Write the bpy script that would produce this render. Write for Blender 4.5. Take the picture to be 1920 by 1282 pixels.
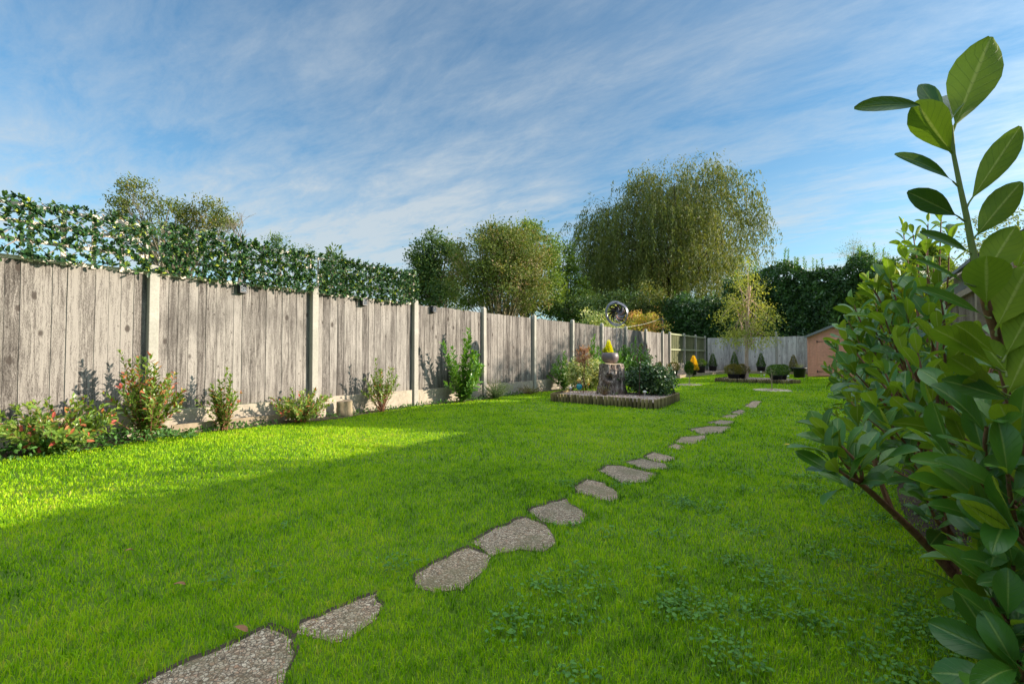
import bpy, math
import numpy as np
from mathutils import Vector, Matrix

for o in list(bpy.data.objects):
    bpy.data.objects.remove(o)
S = bpy.context.scene
COL = S.collection
R = math.radians
rng = np.random.default_rng(7)

# ------------------------------------------------------------------ camera
TH, PITCH, CAMH, FPX = R(34.96), math.atan(25 / 907), 0.87, 907.0
cam = bpy.data.cameras.new('camera')
cam.sensor_width = 36.0
cam.lens = 36.0 * FPX / 1920
cam.clip_start = 0.05
cam.clip_end = 3000
co = bpy.data.objects.new('camera', cam)
COL.objects.link(co)
co.location = (0, 0, CAMH)
co.rotation_euler = (R(90) + PITCH, 0, TH)
S.camera = co

# ------------------------------------------------------------------ sky, sun, exposure
SUN_AZ, SUN_EL = R(55), R(16)
world = bpy.data.worlds.new('World')
S.world = world
world.use_nodes = True
S.view_settings.view_transform = 'Standard'
S.view_settings.look = 'None'
S.view_settings.gamma = 1
S.view_settings.exposure = 1.15
SKY_STRENGTH = 0.09


class NT:
    def __init__(self, nt):
        self.nt = nt

    def n(self, t, **kw):
        nd = self.nt.nodes.new(t)
        for k, v in kw.items():
            if isinstance(v, (int, float, str, bool)) or not k.startswith('_'):
                setattr(nd, k, v)
        return nd

    def l(self, a, b):
        self.nt.links.new(a, b)

    def val(self, sock, v):
        if hasattr(v, 'is_output') or isinstance(v, bpy.types.NodeSocket):
            self.nt.links.new(v, sock)
        else:
            if isinstance(v, (tuple, list)) and len(v) == 3 and sock.type == 'RGBA':
                v = (*v, 1)
            sock.default_value = v

    def math(self, op, a, b=0.0, c=0.0, clamp=False):
        nd = self.n('ShaderNodeMath', operation=op)
        nd.use_clamp = clamp
        self.val(nd.inputs[0], a); self.val(nd.inputs[1], b); self.val(nd.inputs[2], c)
        return nd.outputs[0]

    def noise(self, vec, scale=5.0, detail=4.0, rough=0.5, dist=0.0, out=0):
        nd = self.n('ShaderNodeTexNoise')
        if vec is not None:
            self.l(vec, nd.inputs['Vector'])
        nd.inputs['Scale'].default_value = scale
        nd.inputs['Detail'].default_value = detail
        nd.inputs['Roughness'].default_value = rough
        nd.inputs['Distortion'].default_value = dist
        return nd.outputs[out]

    def voronoi(self, vec, scale=5.0, feature='F1', out='Distance', rand=1.0):
        nd = self.n('ShaderNodeTexVoronoi', feature=feature)
        if vec is not None:
            self.l(vec, nd.inputs['Vector'])
        nd.inputs['Scale'].default_value = scale
        nd.inputs['Randomness'].default_value = rand
        return nd.outputs[out]

    def mapping(self, vec, loc=(0, 0, 0), rot=(0, 0, 0), scale=(1, 1, 1)):
        nd = self.n('ShaderNodeMapping')
        self.l(vec, nd.inputs[0])
        nd.inputs[1].default_value = loc; nd.inputs[2].default_value = rot; nd.inputs[3].default_value = scale
        return nd.outputs[0]

    def ramp(self, fac, stops, interp='LINEAR'):
        nd = self.n('ShaderNodeValToRGB')
        cr = nd.color_ramp
        cr.interpolation = interp
        while len(cr.elements) < len(stops):
            cr.elements.new(0.5)
        for e, (p, c) in zip(cr.elements, stops):
            e.position = p
            e.color = (*c, 1) if len(c) == 3 else c
        self.val(nd.inputs[0], fac)
        return nd.outputs[0]

    def mix(self, fac, a, b, mode='MIX'):
        nd = self.n('ShaderNodeMix', data_type='RGBA', blend_type=mode)
        self.val(nd.inputs[0], fac); self.val(nd.inputs[6], a); self.val(nd.inputs[7], b)
        return nd.outputs[2]

    def attr(self, name):
        nd = self.n('ShaderNodeAttribute', attribute_name=name)
        return nd.outputs['Fac']

    def sep(self, v):
        nd = self.n('ShaderNodeSeparateXYZ'); self.l(v, nd.inputs[0]); return nd.outputs

    def comb(self, x, y, z):
        nd = self.n('ShaderNodeCombineXYZ')
        self.val(nd.inputs[0], x); self.val(nd.inputs[1], y); self.val(nd.inputs[2], z)
        return nd.outputs[0]

    def bump(self, h, strength=0.3, dist=0.01):
        nd = self.n('ShaderNodeBump')
        nd.inputs['Strength'].default_value = strength
        nd.inputs['Distance'].default_value = dist
        self.l(h, nd.inputs['Height'])
        return nd.outputs[0]


def build_world():
    t = NT(world.node_tree)
    world.node_tree.nodes.clear()
    out = t.n('ShaderNodeOutputWorld')
    bg = t.n('ShaderNodeBackground')
    sky = t.n('ShaderNodeTexSky', sky_type='NISHITA')
    sky.sun_disc = False
    sky.sun_elevation = SUN_EL
    sky.sun_rotation = SUN_AZ
    sky.altitude = 50
    sky.air_density = 1.0
    sky.dust_density = 0.6
    sky.ozone_density = 2.0
    tc = t.n('ShaderNodeTexCoord')
    d = tc.outputs['Generated']
    s = t.sep(d)
    zz = t.math('ADD', t.math('MAXIMUM', s[2], 0.0), 0.12)
    u = t.math('DIVIDE', s[0], zz)
    v = t.math('DIVIDE', s[1], zz)
    p = t.comb(u, v, 0.0)
    warp = t.noise(p, 0.5, 3, 0.5, out=1)
    pw = t.mix(0.16, p, warp, 'ADD')
    a = t.noise(t.mapping(pw, rot=(0, 0, R(63)), scale=(0.55, 1.15, 1)), 1.05, 10, 0.62, 0.2)
    b = t.noise(t.mapping(pw, rot=(0, 0, R(52)), scale=(1.1, 2.8, 1)), 2.6, 10, 0.70, 0.25)
    c = t.noise(t.mapping(p, loc=(3.1, 1.7, 0)), 0.36, 3, 0.5)
    m = t.math('ADD', t.math('MULTIPLY', a, 0.55), t.math('MULTIPLY', b, 0.45))
    m = t.math('ADD', m, t.math('MULTIPLY', t.math('SUBTRACT', c, 0.5), 0.55))
    cov = t.ramp(m, [(0.38, (0, 0, 0)), (0.52, (0.36, 0.36, 0.36)), (0.68, (0.9, 0.9, 0.9))])
    # thin high cloud thickens towards the horizon
    hz = t.ramp(s[2], [(0.0, (1.9, 1.9, 1.9)), (0.2, (1.5, 1.5, 1.5)), (0.34, (1.05, 1.05, 1.05)), (0.55, (0.62, 0.62, 0.62)), (1.0, (0.5, 0.5, 0.5))])
    cov = t.math('MULTIPLY', cov, hz, clamp=True)
    cov = t.math('ADD', cov, t.math('MULTIPLY', b, t.ramp(s[2], [(0.0, (.55, .55, .55)), (0.2, (.50, .50, .50)), (0.42, (.08, .08, .08)), (1.0, (0, 0, 0))])), clamp=True)
    hs = t.n('ShaderNodeHueSaturation')
    hs.inputs['Saturation'].default_value = 1.08
    hs.inputs['Value'].default_value = 1.0
    t.l(sky.outputs[0], hs.inputs['Color'])
    skyc = t.mix(1.0, hs.outputs[0], (0.74, 1.02, 1.06), 'MULTIPLY')
    # cloud glow sunward and overhead, out of view, added to lift ambient light
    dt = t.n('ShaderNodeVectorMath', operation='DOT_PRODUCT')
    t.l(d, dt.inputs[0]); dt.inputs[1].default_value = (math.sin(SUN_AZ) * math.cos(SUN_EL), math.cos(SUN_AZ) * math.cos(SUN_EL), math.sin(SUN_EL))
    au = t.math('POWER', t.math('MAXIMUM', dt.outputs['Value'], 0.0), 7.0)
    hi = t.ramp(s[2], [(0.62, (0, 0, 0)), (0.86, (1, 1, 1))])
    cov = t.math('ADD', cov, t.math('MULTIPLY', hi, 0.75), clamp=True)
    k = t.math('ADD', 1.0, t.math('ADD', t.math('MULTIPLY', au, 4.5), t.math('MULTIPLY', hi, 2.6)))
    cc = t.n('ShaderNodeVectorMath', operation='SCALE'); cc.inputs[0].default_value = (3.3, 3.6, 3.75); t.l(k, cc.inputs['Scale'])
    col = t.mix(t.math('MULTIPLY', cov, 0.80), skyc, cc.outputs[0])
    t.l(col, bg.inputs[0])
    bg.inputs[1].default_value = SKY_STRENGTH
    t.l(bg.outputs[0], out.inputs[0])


build_world()
sl = bpy.data.lights.new('sun', 'SUN')
sl.energy = 4.2
sl.angle = R(0.5)
sl.color = (1.0, 0.885, 0.73)
so = bpy.data.objects.new('sun', sl)
COL.objects.link(so)
sd = Vector((math.sin(SUN_AZ) * math.cos(SUN_EL), math.cos(SUN_AZ) * math.cos(SUN_EL), math.sin(SUN_EL)))
so.rotation_euler = sd.to_track_quat('Z', 'Y').to_euler()
so.location = (20, 15, 12)


# ------------------------------------------------------------------ survey helpers
def ray(px, py):
    u = (px - 960) / FPX; v = (641 - py) / FPX
    F = math.cos(PITCH) - v * math.sin(PITCH); U = math.sin(PITCH) + v * math.cos(PITCH)
    return np.array([u * math.cos(TH) - F * math.sin(TH), u * math.sin(TH) + F * math.cos(TH), U]), F


def on_ground(px, py, z=0.0):
    d, F = ray(px, py)
    t = (z - CAMH) / d[2]
    return np.array([d[0] * t, d[1] * t, z])


def at_depth(px, py, Z):
    d, F = ray(px, py)
    return np.array([0, 0, CAMH]) + d * (Z / F)


# ------------------------------------------------------------------ mesh helpers
class Acc:
    """collects polygons with per-vertex attributes and links them as one mesh object"""

    def __init__(self):
        self.V = []; self.L = []; self.T = []; self.tint = []; self.uv = []; self.n = 0

    def add(self, V, F, tint=0.5, uv=None):
        V = np.asarray(V, float).reshape(-1, 3); F = np.asarray(F, int)
        self.V.append(V); self.L.append((F + self.n).ravel()); self.T.append(np.full(len(F), F.shape[1]))
        self.tint.append(np.broadcast_to(np.asarray(tint, float), (len(V),)))
        self.uv.append(np.zeros((len(V), 2)) if uv is None else uv)
        self.n += len(V)
        return self

    def box(self, x0, x1, y0, y1, z0, z1, tint=0.5, M=None, taper=0.0):
        V = np.array([[x, y, z] for z in (z0, z1) for y in (y0, y1) for x in (x0, x1)], float)
        if taper:
            cx, cy = (x0 + x1) / 2, (y0 + y1) / 2
            V[4:, 0] = cx + (V[4:, 0] - cx) * (1 - taper); V[4:, 1] = cy + (V[4:, 1] - cy) * (1 - taper)
        if M is not None:
            V = (np.asarray(M)[:3, :3] @ V.T).T + np.asarray(M)[:3, 3]
        F = [[0, 2, 3, 1], [4, 5, 7, 6], [0, 1, 5, 4], [2, 6, 7, 3], [0, 4, 6, 2], [1, 3, 7, 5]]
        return self.add(V, F, tint)

    def tube(self, P, rad, sides=6, tint=0.5, cap=True):
        P = np.asarray(P, float); n = len(P)
        rad = np.broadcast_to(np.asarray(rad, float), (n,))
        T = np.gradient(P, axis=0); T /= np.linalg.norm(T, axis=1)[:, None] + 1e-9
        ref = np.array([0, 0, 1.0]) if abs(T[0][2]) < 0.9 else np.array([1.0, 0, 0])
        A = np.cross(T, ref); A /= np.linalg.norm(A, axis=1)[:, None] + 1e-9
        B = np.cross(T, A)
        an = np.linspace(0, 2 * math.pi, sides, endpoint=False)
        V = P[:, None, :] + rad[:, None, None] * (np.cos(an)[None, :, None] * A[:, None, :] + np.sin(an)[None, :, None] * B[:, None, :])
        i = np.arange(n - 1)[:, None] * sides; j = np.arange(sides)[None, :]; k = (j + 1) % sides
        F = np.stack([i + j, i + k, i + sides + k, i + sides + j], -1).reshape(-1, 4)
        self.add(V.reshape(-1, 3), F, tint)
        if cap:
            for e, r in ((0, 1), (n - 1, -1)):
                self.add(V[e], [list(range(sides))[::r]], tint)
        return self

    def lathe(self, prof, c=(0, 0, 0), sides=24, tint=0.5, M=None):
        prof = np.asarray(prof, float)
        an = np.linspace(0, 2 * math.pi, sides, endpoint=False)
        V = np.stack([prof[:, 0][:, None] * np.cos(an), prof[:, 0][:, None] * np.sin(an), np.broadcast_to(prof[:, 1][:, None], (len(prof), sides))], -1).reshape(-1, 3)
        if M is not None:
            V = (np.asarray(M)[:3, :3] @ V.T).T
        V = V + np.asarray(c)
        n = len(prof)
        i = np.arange(n - 1)[:, None] * sides; j = np.arange(sides)[None, :]; k = (j + 1) % sides
        F = np.stack([i + j, i + k, i + sides + k, i + sides + j], -1).reshape(-1, 4)
        return self.add(V, F, tint)

    def build(self, name, mat, parent=None, smooth=False, loc=(0, 0, 0), bevel=0):
        me = bpy.data.meshes.new(name)
        V = np.concatenate(self.V); L = np.concatenate(self.L).astype(np.int32); T = np.concatenate(self.T).astype(np.int32)
        me.vertices.add(len(V)); me.vertices.foreach_set('co', V.astype(np.float32).ravel())
        me.loops.add(len(L)); me.loops.foreach_set('vertex_index', L)
        me.polygons.add(len(T))
        st = np.concatenate([[0], np.cumsum(T)[:-1]]).astype(np.int32)
        me.polygons.foreach_set('loop_start', st); me.polygons.foreach_set('loop_total', T)
        me.polygons.foreach_set('use_smooth', np.full(len(T), smooth))
        a = me.attributes.new('tint', 'FLOAT', 'POINT'); a.data.foreach_set('value', np.concatenate(self.tint).astype(np.float32))
        UV = np.concatenate(self.uv)
        if UV.any():
            for k, nm in enumerate(('su', 'sv')):
                a = me.attributes.new(nm, 'FLOAT', 'POINT'); a.data.foreach_set('value', UV[:, k].astype(np.float32).copy())
        me.update(calc_edges=True); me.validate()
        me.materials.append(mat)
        o = bpy.data.objects.new(name, me)
        COL.objects.link(o)
        o.location = loc
        if parent is not None:
            o.parent = parent
        if bevel:
            b = o.modifiers.new('bevel', 'BEVEL'); b.width = bevel; b.segments = 2; b.limit_method = 'ANGLE'
        return o


def thing(name, label, cat, loc=(0, 0, 0), rz=0.0, group=None):
    o = bpy.data.objects.new(name, None)
    COL.objects.link(o)
    o.empty_display_size = 0.1
    o.location = tuple(float(v) for v in loc); o.rotation_euler = (0, 0, rz)
    o['label'] = label; o['category'] = cat
    if group: o['group'] = group
    return o


def tag(o, label, cat, group=None, kind=None):
    o['label'] = label; o['category'] = cat
    if group: o['group'] = group
    if kind: o['kind'] = kind
    return o


def struct(o):
    o['kind'] = 'structure'
    return o


def dup(root, loc, rz, label, group=None):
    r = root.copy(); COL.objects.link(r)
    r.location = tuple(float(v) for v in loc); r.rotation_euler = (0, 0, rz)
    r['label'] = label
    if group: r['group'] = group
    for ch in list(root.children):
        c = ch.copy(); COL.objects.link(c); c.parent = r
        for g in list(ch.children):
            d = g.copy(); COL.objects.link(d); d.parent = c
    return r


def unit(v):
    v = np.asarray(v, float)
    return v / (np.linalg.norm(v, axis=-1, keepdims=True) + 1e-9)


def rdir(n, g=None):
    return unit((g or rng).normal(size=(n, 3)))


T4 = (np.array([[0, 0, 0], [.45, -.5, .12], [1, 0, -.05], [.45, .5, .12]]), np.array([[0, 1, 2], [0, 2, 3]]))
T6 = (np.array([[0, 0, 0], [.3, -.42, .1], [.75, -.42, .1], [1, 0, -.12], [.75, .42, .1], [.3, .42, .1], [.5, 0, 0.02]]),
      np.array([[0, 1, 6], [1, 2, 6], [2, 3, 6], [3, 4, 6], [4, 5, 6], [5, 0, 6]]))


def add_leaves(acc, C, D, N, L, W, tint, tmpl=T4):
    C = np.asarray(C, float); n = len(C)
    D = unit(D); N = np.asarray(N, float); T = unit(np.cross(N, D)); N = np.cross(D, T)
    L = np.broadcast_to(L, (n,)); W = np.broadcast_to(W, (n,)); tint = np.broadcast_to(tint, (n,))
    tv, tf = tmpl
    V = C[:, None] + D[:, None] * (tv[None, :, 0:1] * L[:, None, None]) + T[:, None] * (tv[None, :, 1:2] * W[:, None, None]) + N[:, None] * (tv[None, :, 2:3] * W[:, None, None])
    k = len(tv)
    F = (tf[None] + (np.arange(n) * k)[:, None, None]).reshape(-1, tf.shape[1])
    acc.add(V.reshape(-1, 3), F, np.repeat(tint, k))


def hero_leaves(acc, C, D, N, L, W, curl, fold, tint, R_=9, blunt=0.3, twist=0.0):
    """large detailed leaves: petiole, obovate blade, folded along the midrib, curling"""
    C = np.asarray(C, float); n = len(C)
    D = unit(D); T = unit(np.cross(N, D)); N = np.cross(D, T)
    b = lambda a: np.broadcast_to(np.asarray(a, float), (n,))
    L, W, curl, fold, tint, twist = map(b, (L, W, curl, fold, tint, twist))
    s = np.concatenate([[0, .06, .11], np.linspace(.18, .9, R_ - 2), [.95, .98, 1.0]])
    sb = np.clip((s - .10) / .90, 0, 1)
    w = np.sin(np.pi * np.clip(sb, 0, 1) ** 1.5) ** 0.62
    w = np.where(sb > .985, 0.14, w); w = np.where(s < .12, 0.06, w)
    t = np.array([-1, -.55, 0, .55, 1.])
    kp = np.where(np.abs(curl) < .05, .05, curl)
    xs = np.sin(kp[:, None] * s) / kp[:, None]; zs = -(1 - np.cos(kp[:, None] * s)) / kp[:, None]
    hw = .5 * W[:, None] * w[None]
    ph = rng.uniform(0, 6.28, n)
    wav = .035 * W[:, None] * np.sin(9 * s[None] + ph[:, None]) * (sb[None] > 0)
    # local normal direction along the curl
    ca, sa = np.cos(kp[:, None] * s), np.sin(kp[:, None] * s)
    P = np.zeros((n, len(s), 5, 3))
    for j, tj in enumerate(t):
        lat = tj * hw * np.cos(fold)[:, None]
        up = (abs(tj) ** 1.3) * hw * np.sin(fold)[:, None] + (abs(tj) > .9) * wav * np.sign(tj)
        tw = twist[:, None] * s[None]
        lat2 = lat * np.cos(tw) - up * np.sin(tw); up2 = lat * np.sin(tw) + up * np.cos(tw)
        X = xs * L[:, None] + up2 * sa; Z = zs * L[:, None] + up2 * ca
        P[:, :, j] = C[:, None] + D[:, None] * X[..., None] + T[:, None] * lat2[..., None] + N[:, None] * Z[..., None]
    m = len(s)
    i = np.arange(m - 1)[:, None] * 5; j = np.arange(4)[None]
    f = np.stack([i + j, i + 5 + j, i + 5 + j + 1, i + j + 1], -1).reshape(-1, 4)
    F = (f[None] + (np.arange(n) * m * 5)[:, None, None]).reshape(-1, 4)
    uv = np.stack(np.broadcast_arrays((sb + .001)[:, None], t[None]), -1).reshape(-1, 2)
    acc.add(P.reshape(-1, 3), F, np.repeat(tint, m * 5), np.tile(uv, (n, 1)))


# ------------------------------------------------------------------ materials
def new_mat(name):
    m = bpy.data.materials.new(name); m.use_nodes = True
    m.node_tree.nodes.clear()
    t = NT(m.node_tree)
    out = t.n('ShaderNodeOutputMaterial')
    return m, t, out


def plain(name, color, rough=0.6, metallic=0.0, noise=0.15, scale=30.0, bump=0.2, bdist=0.003, spec=0.4):
    m, t, out = new_mat(name)
    tc = t.n('ShaderNodeTexCoord')
    nz = t.noise(tc.outputs['Object'], scale, 5, 0.6)
    big = t.noise(tc.outputs['Object'], scale * .12, 3, 0.5)
    f = t.math('ADD', t.math('MULTIPLY', nz, .6), t.math('MULTIPLY', big, .4))
    c = t.ramp(f, [(0.3, tuple(v * (1 - noise) for v in color)), (0.7, tuple(min(1, v * (1 + noise)) for v in color))])
    p = t.n('ShaderNodeBsdfPrincipled')
    t.l(c, p.inputs['Base Color']); p.inputs['Roughness'].default_value = rough; p.inputs['Metallic'].default_value = metallic
    p.inputs['Specular IOR Level'].default_value = spec
    if bump: t.l(t.bump(nz, bump, bdist), p.inputs['Normal'])
    t.l(p.outputs[0], out.inputs[0])
    return m


def leaf_mat(name, stops, rough=0.45, trans=0.35, spec=0.35, patch=0.0, tcol=(1.25, 1.15, .5), gain=1.45):
    """stops: ramp over the per-leaf tint"""
    m, t, out = new_mat(name)
    tint = t.attr('tint')
    if patch:
        g = t.n('ShaderNodeNewGeometry')
        nz = t.noise(g.outputs['Position'], patch, 2, .5)
        tint = t.math('ADD', t.math('MULTIPLY', tint, .7), t.math('MULTIPLY', nz, .42))
    c = t.ramp(tint, [(q, tuple(min(.9, v * gain) for v in k)) for q, k in stops])
    p = t.n('ShaderNodeBsdfPrincipled')
    t.l(c, p.inputs['Base Color']); p.inputs['Roughness'].default_value = rough
    p.inputs['Specular IOR Level'].default_value = spec
    tr = t.n('ShaderNodeBsdfTranslucent')
    t.l(t.mix(1.0, c, tcol, 'MULTIPLY'), tr.inputs[0])
    mx = t.n('ShaderNodeMixShader'); mx.inputs[0].default_value = trans
    t.l(p.outputs[0], mx.inputs[1]); t.l(tr.outputs[0], mx.inputs[2]); t.l(mx.outputs[0], out.inputs[0])
    return m


def bark_mat(name, a, b, scale=20):
    m, t, out = new_mat(name)
    tc = t.n('ShaderNodeTexCoord')
    v = t.mapping(tc.outputs['Object'], scale=(1, 1, .25))
    nz = t.noise(v, scale, 6, .65, .5)
    c = t.ramp(nz, [(.3, a), (.7, b)])
    p = t.n('ShaderNodeBsdfPrincipled'); t.l(c, p.inputs['Base Color']); p.inputs['Roughness'].default_value = .85
    t.l(t.bump(nz, .6, .01), p.inputs['Normal']); t.l(p.outputs[0], out.inputs[0])
    return m


def board_mat(name, dark, mid, light, knot=(.05, .04, .035), stain=None, algae=0.5):
    """weathered feather-edge boards; the vertex tint is one value per board"""
    m, t, out = new_mat(name)
    tc = t.n('ShaderNodeTexCoord'); tint = t.attr('tint')
    oi = t.n('ShaderNodeObjectInfo')
    o = t.sep(tc.outputs['Object'])
    off = t.math('MULTIPLY', tint, 37.0)
    off = t.math('ADD', off, t.math('MULTIPLY', oi.outputs['Random'], 91.0))
    v = t.comb(t.math('ADD', o[0], off), t.math('ADD', o[1], off), t.math('ADD', o[2], t.math('MULTIPLY', off, 1.7)))
    # knots: sparse cells bend the grain around themselves
    kv = t.mapping(v, scale=(1, 1, .62))
    kd = t.voronoi(kv, 5.2)
    ring = t.math('MULTIPLY', t.ramp(kd, [(0, (1, 1, 1)), (.5, (0, 0, 0))]), 1.0)
    vg = t.comb(t.math('ADD', t.sep(v)[0], t.math('MULTIPLY', ring, .028)), t.math('ADD', t.sep(v)[1], t.math('MULTIPLY', ring, .028)), t.math('MULTIPLY', t.sep(v)[2], .045))
    g1 = t.noise(vg, 85, 5, .68, .2)
    g2 = t.noise(t.mapping(v, scale=(1, 1, .07)), 24, 5, .6, .6)
    spk = t.noise(t.mapping(v, scale=(1, 1, .35)), 160, 3, .7)
    f = t.math('ADD', t.math('MULTIPLY', g1, .42), t.math('MULTIPLY', g2, .38))
    f = t.math('ADD', t.math('ADD', f, .04), t.math('MULTIPLY', tint, .12))
    f = t.math('ADD', f, t.math('MULTIPLY', t.math('SUBTRACT', spk, .5), .38))
    c = t.ramp(f, [(.37, dark), (.47, mid), (.57, light)])
    kn = t.ramp(kd, [(.09, (1, 1, 1)), (.15, (0, 0, 0))])
    kd2 = t.voronoi(t.mapping(v, scale=(1, 1, .8)), 13.0)
    kn2 = t.math('MULTIPLY', t.ramp(kd2, [(.10, (1, 1, 1)), (.15, (0, 0, 0))]), t.ramp(t.noise(v, 4.3, 1, .5), [(.50, (0, 0, 0)), (.60, (1, 1, 1))]))

    sel = t.ramp(t.noise(t.mapping(v, scale=(1, 1, .6)), 3.1, 1, .5), [(.40, (0, 0, 0)), (.45, (1, 1, 1))])
    c = t.mix(t.math('MULTIPLY', t.math('MAXIMUM', t.math('MULTIPLY', kn, sel), kn2), .85), c, knot)
    # grey-black weather patches and a greener foot
    geo = t.n('ShaderNodeNewGeometry')
    w = t.noise(t.mapping(geo.outputs['Position'], scale=(1, 1, .5)), 1.9, 5, .62)
    c = t.mix(t.ramp(w, [(.50, (0, 0, 0)), (.70, (.65, .65, .65))]), c, dark)
    if stain is not None:
        c = t.mix(t.math('MULTIPLY', t.ramp(o[2], [(.0, (1, 1, 1)), (.45, (0, 0, 0))]), algae), c, stain)
    c = t.mix(1.0, c, t.ramp(oi.outputs['Random'], [(0, (.80, .79, .78)), (.5, (1, .98, .96)), (1, (1.18, 1.18, 1.18))]), 'MULTIPLY')
    p = t.n('ShaderNodeBsdfPrincipled'); t.l(c, p.inputs['Base Color']); p.inputs['Roughness'].default_value = .9
    p.inputs['Specular IOR Level'].default_value = .15
    h = t.math('SUBTRACT', f, t.math('MULTIPLY', t.math('MULTIPLY', kn, sel), .5))
    t.l(t.bump(h, .7, .006), p.inputs['Normal']); t.l(p.outputs[0], out.inputs[0])
    return m


def stone_mat(name, cols, scale=90, mortar=(.10, .085, .065), bump=.8, gap=.05, stain=None):
    m, t, out = new_mat(name)
    tc = t.n('ShaderNodeNewGeometry')
    v = tc.outputs['Position']
    wv = t.mix(.012, v, t.noise(v, 30, 2, .5, out=1), 'ADD')
    rc = t.voronoi(wv, scale, out='Color')
    ed = t.voronoi(wv, scale, 'DISTANCE_TO_EDGE')
    d = t.voronoi(wv, scale)
    c = t.ramp(t.sep(rc)[0], [(i / max(1, len(cols) - 1), k) for i, k in enumerate(cols)])
    c = t.mix(t.ramp(ed, [(gap * .5, (1, 1, 1)), (gap * 2.2, (0, 0, 0))]), c, mortar)
    big = t.noise(v, 5, 5, .65)
    c = t.mix(t.ramp(big, [(.46, (0, 0, 0)), (.68, (.75, .75, .75))]), c, stain or mortar)
    oi = t.n('ShaderNodeObjectInfo')
    c = t.mix(1.0, c, t.ramp(oi.outputs['Random'], [(0, (.78, .80, .80)), (1, (1.12, 1.06, 1.0))]), 'MULTIPLY')
    p = t.n('ShaderNodeBsdfPrincipled'); t.l(c, p.inputs['Base Color']); p.inputs['Roughness'].default_value = .8
    h = t.math('SUBTRACT', 1.0, d)
    t.l(t.bump(h, bump, .006), p.inputs['Normal']); t.l(p.outputs[0], out.inputs[0])
    return m


def laurel_mat(name, front=(.046, .155, .018), back=(.29, .37, .028), trans=.28, rough=.26):
    m, t, out = new_mat(name)
    geo = t.n('ShaderNodeNewGeometry')
    tint = t.attr('tint'); su = t.attr('su'); sv = t.attr('sv')
    av = t.math('ABSOLUTE', sv)
    mid = t.ramp(av, [(.03, (1, 1, 1)), (.11, (0, 0, 0))])
    ph = t.math('SUBTRACT', t.math('MULTIPLY', su, 8.5), t.math('MULTIPLY', av, 2.3))
    vein = t.math('ABSOLUTE', t.math('SINE', t.math('MULTIPLY', ph, math.pi)))
    vein = t.ramp(vein, [(.0, (1, 1, 1)), (.22, (0, 0, 0))])
    tc = t.n('ShaderNodeTexCoord')
    nz = t.noise(tc.outputs['Object'], 16, 4, .6)
    sp = t.noise(tc.outputs['Object'], 70, 3, .6)
    k = t.math('ADD', t.math('MULTIPLY', tint, .7), t.math('MULTIPLY', nz, .5))
    fc = t.ramp(k, [(.15, tuple(v * .75 for v in front)), (.6, front), (1.0, (front[0] * 2.6, front[1] * 1.7, front[2] * 1.1))])
    bc = t.ramp(k, [(.15, (back[0] * .30, back[1] * .48, back[2] * .7)), (.6, back), (1.0, (back[0] * 1.45, back[1] * 1.25, back[2] * .9))])
    fc = t.mix(t.math('MULTIPLY', mid, .75), fc, (.22, .32, .07))
    fc = t.mix(t.math('MULTIPLY', vein, .38), fc, (.07, .16, .04))
    bc = t.mix(t.math('MULTIPLY', mid, .8), bc, (.36, .42, .10))
    bc = t.mix(t.math('MULTIPLY', vein, .5), bc, (.11, .17, .02))
    spot = t.ramp(sp, [(.70, (0, 0, 0)), (.76, (.6, .6, .6))])
    fc = t.mix(t.math('MULTIPLY', spot, .35), fc, (.16, .13, .05))
    bf = geo.outputs['Backfacing']
    c = t.mix(bf, fc, bc)
    p = t.n('ShaderNodeBsdfPrincipled'); t.l(c, p.inputs['Base Color'])
    t.l(t.math('ADD', t.math('ADD', rough, t.math('MULTIPLY', nz, .12)), t.math('MULTIPLY', bf, .22)), p.inputs['Roughness'])
    t.l(t.math('SUBTRACT', .55, t.math('MULTIPLY', bf, .45)), p.inputs['Specular IOR Level'])
    h = t.math('ADD', t.math('MULTIPLY', vein, -.5), t.math('MULTIPLY', mid, -.8))
    h = t.math('ADD', h, t.math('MULTIPLY', nz, .5))
    t.l(t.bump(h, .45, .0022), p.inputs['Normal'])
    tr = t.n('ShaderNodeBsdfTranslucent')
    tk = t.ramp(tint, [(.0, (.14, .14, .14)), (.5, (1, 1, 1))])
    t.l(t.mix(1.0, t.mix(vein, t.mix(mid, (.24, .40, .02), (.42, .52, .08)), (.15, .28, .02)), tk, 'MULTIPLY'), tr.inputs[0])
    mx = t.n('ShaderNodeMixShader'); mx.inputs[0].default_value = trans
    t.l(p.outputs[0], mx.inputs[1]); t.l(tr.outputs[0], mx.inputs[2]); t.l(mx.outputs[0], out.inputs[0])
    return m


M = {}
M['fence'] = board_mat('weathered_boards', (.055, .048, .044), (.148, .133, .122), (.285, .262, .240), stain=(.12, .10, .065))
M['fence_far'] = board_mat('shaded_boards', (.20, .19, .18), (.40, .38, .36), (.58, .56, .53), stain=(.13, .12, .10))
M['fence_green'] = board_mat('green_boards', (.055, .07, .035), (.12, .135, .065), (.20, .19, .10))
M['fence_right'] = board_mat('brown_boards', (.07, .05, .035), (.17, .125, .09), (.28, .22, .17))
M['concrete'] = plain('concrete', (.35, .33, .285), .9, noise=.22, scale=55, bump=.5, bdist=.004, spec=.2)
M['gravel_board'] = plain('concrete_gravel_board', (.38, .325, .255), .92, noise=.3, scale=22, bump=.5, bdist=.004, spec=.2)
M['trellis'] = plain('pale_timber', (.62, .55, .47), .8, noise=.18, scale=40)
M['stick'] = plain('willow_stick', (.42, .28, .17), .7, noise=.25, scale=60)
M['timber'] = plain('weathered_timber', (.30, .23, .16), .85, noise=.3, scale=25)
M['green_timber'] = plain('tanalised_timber', (.30, .31, .18), .85, noise=.25, scale=25)
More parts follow.
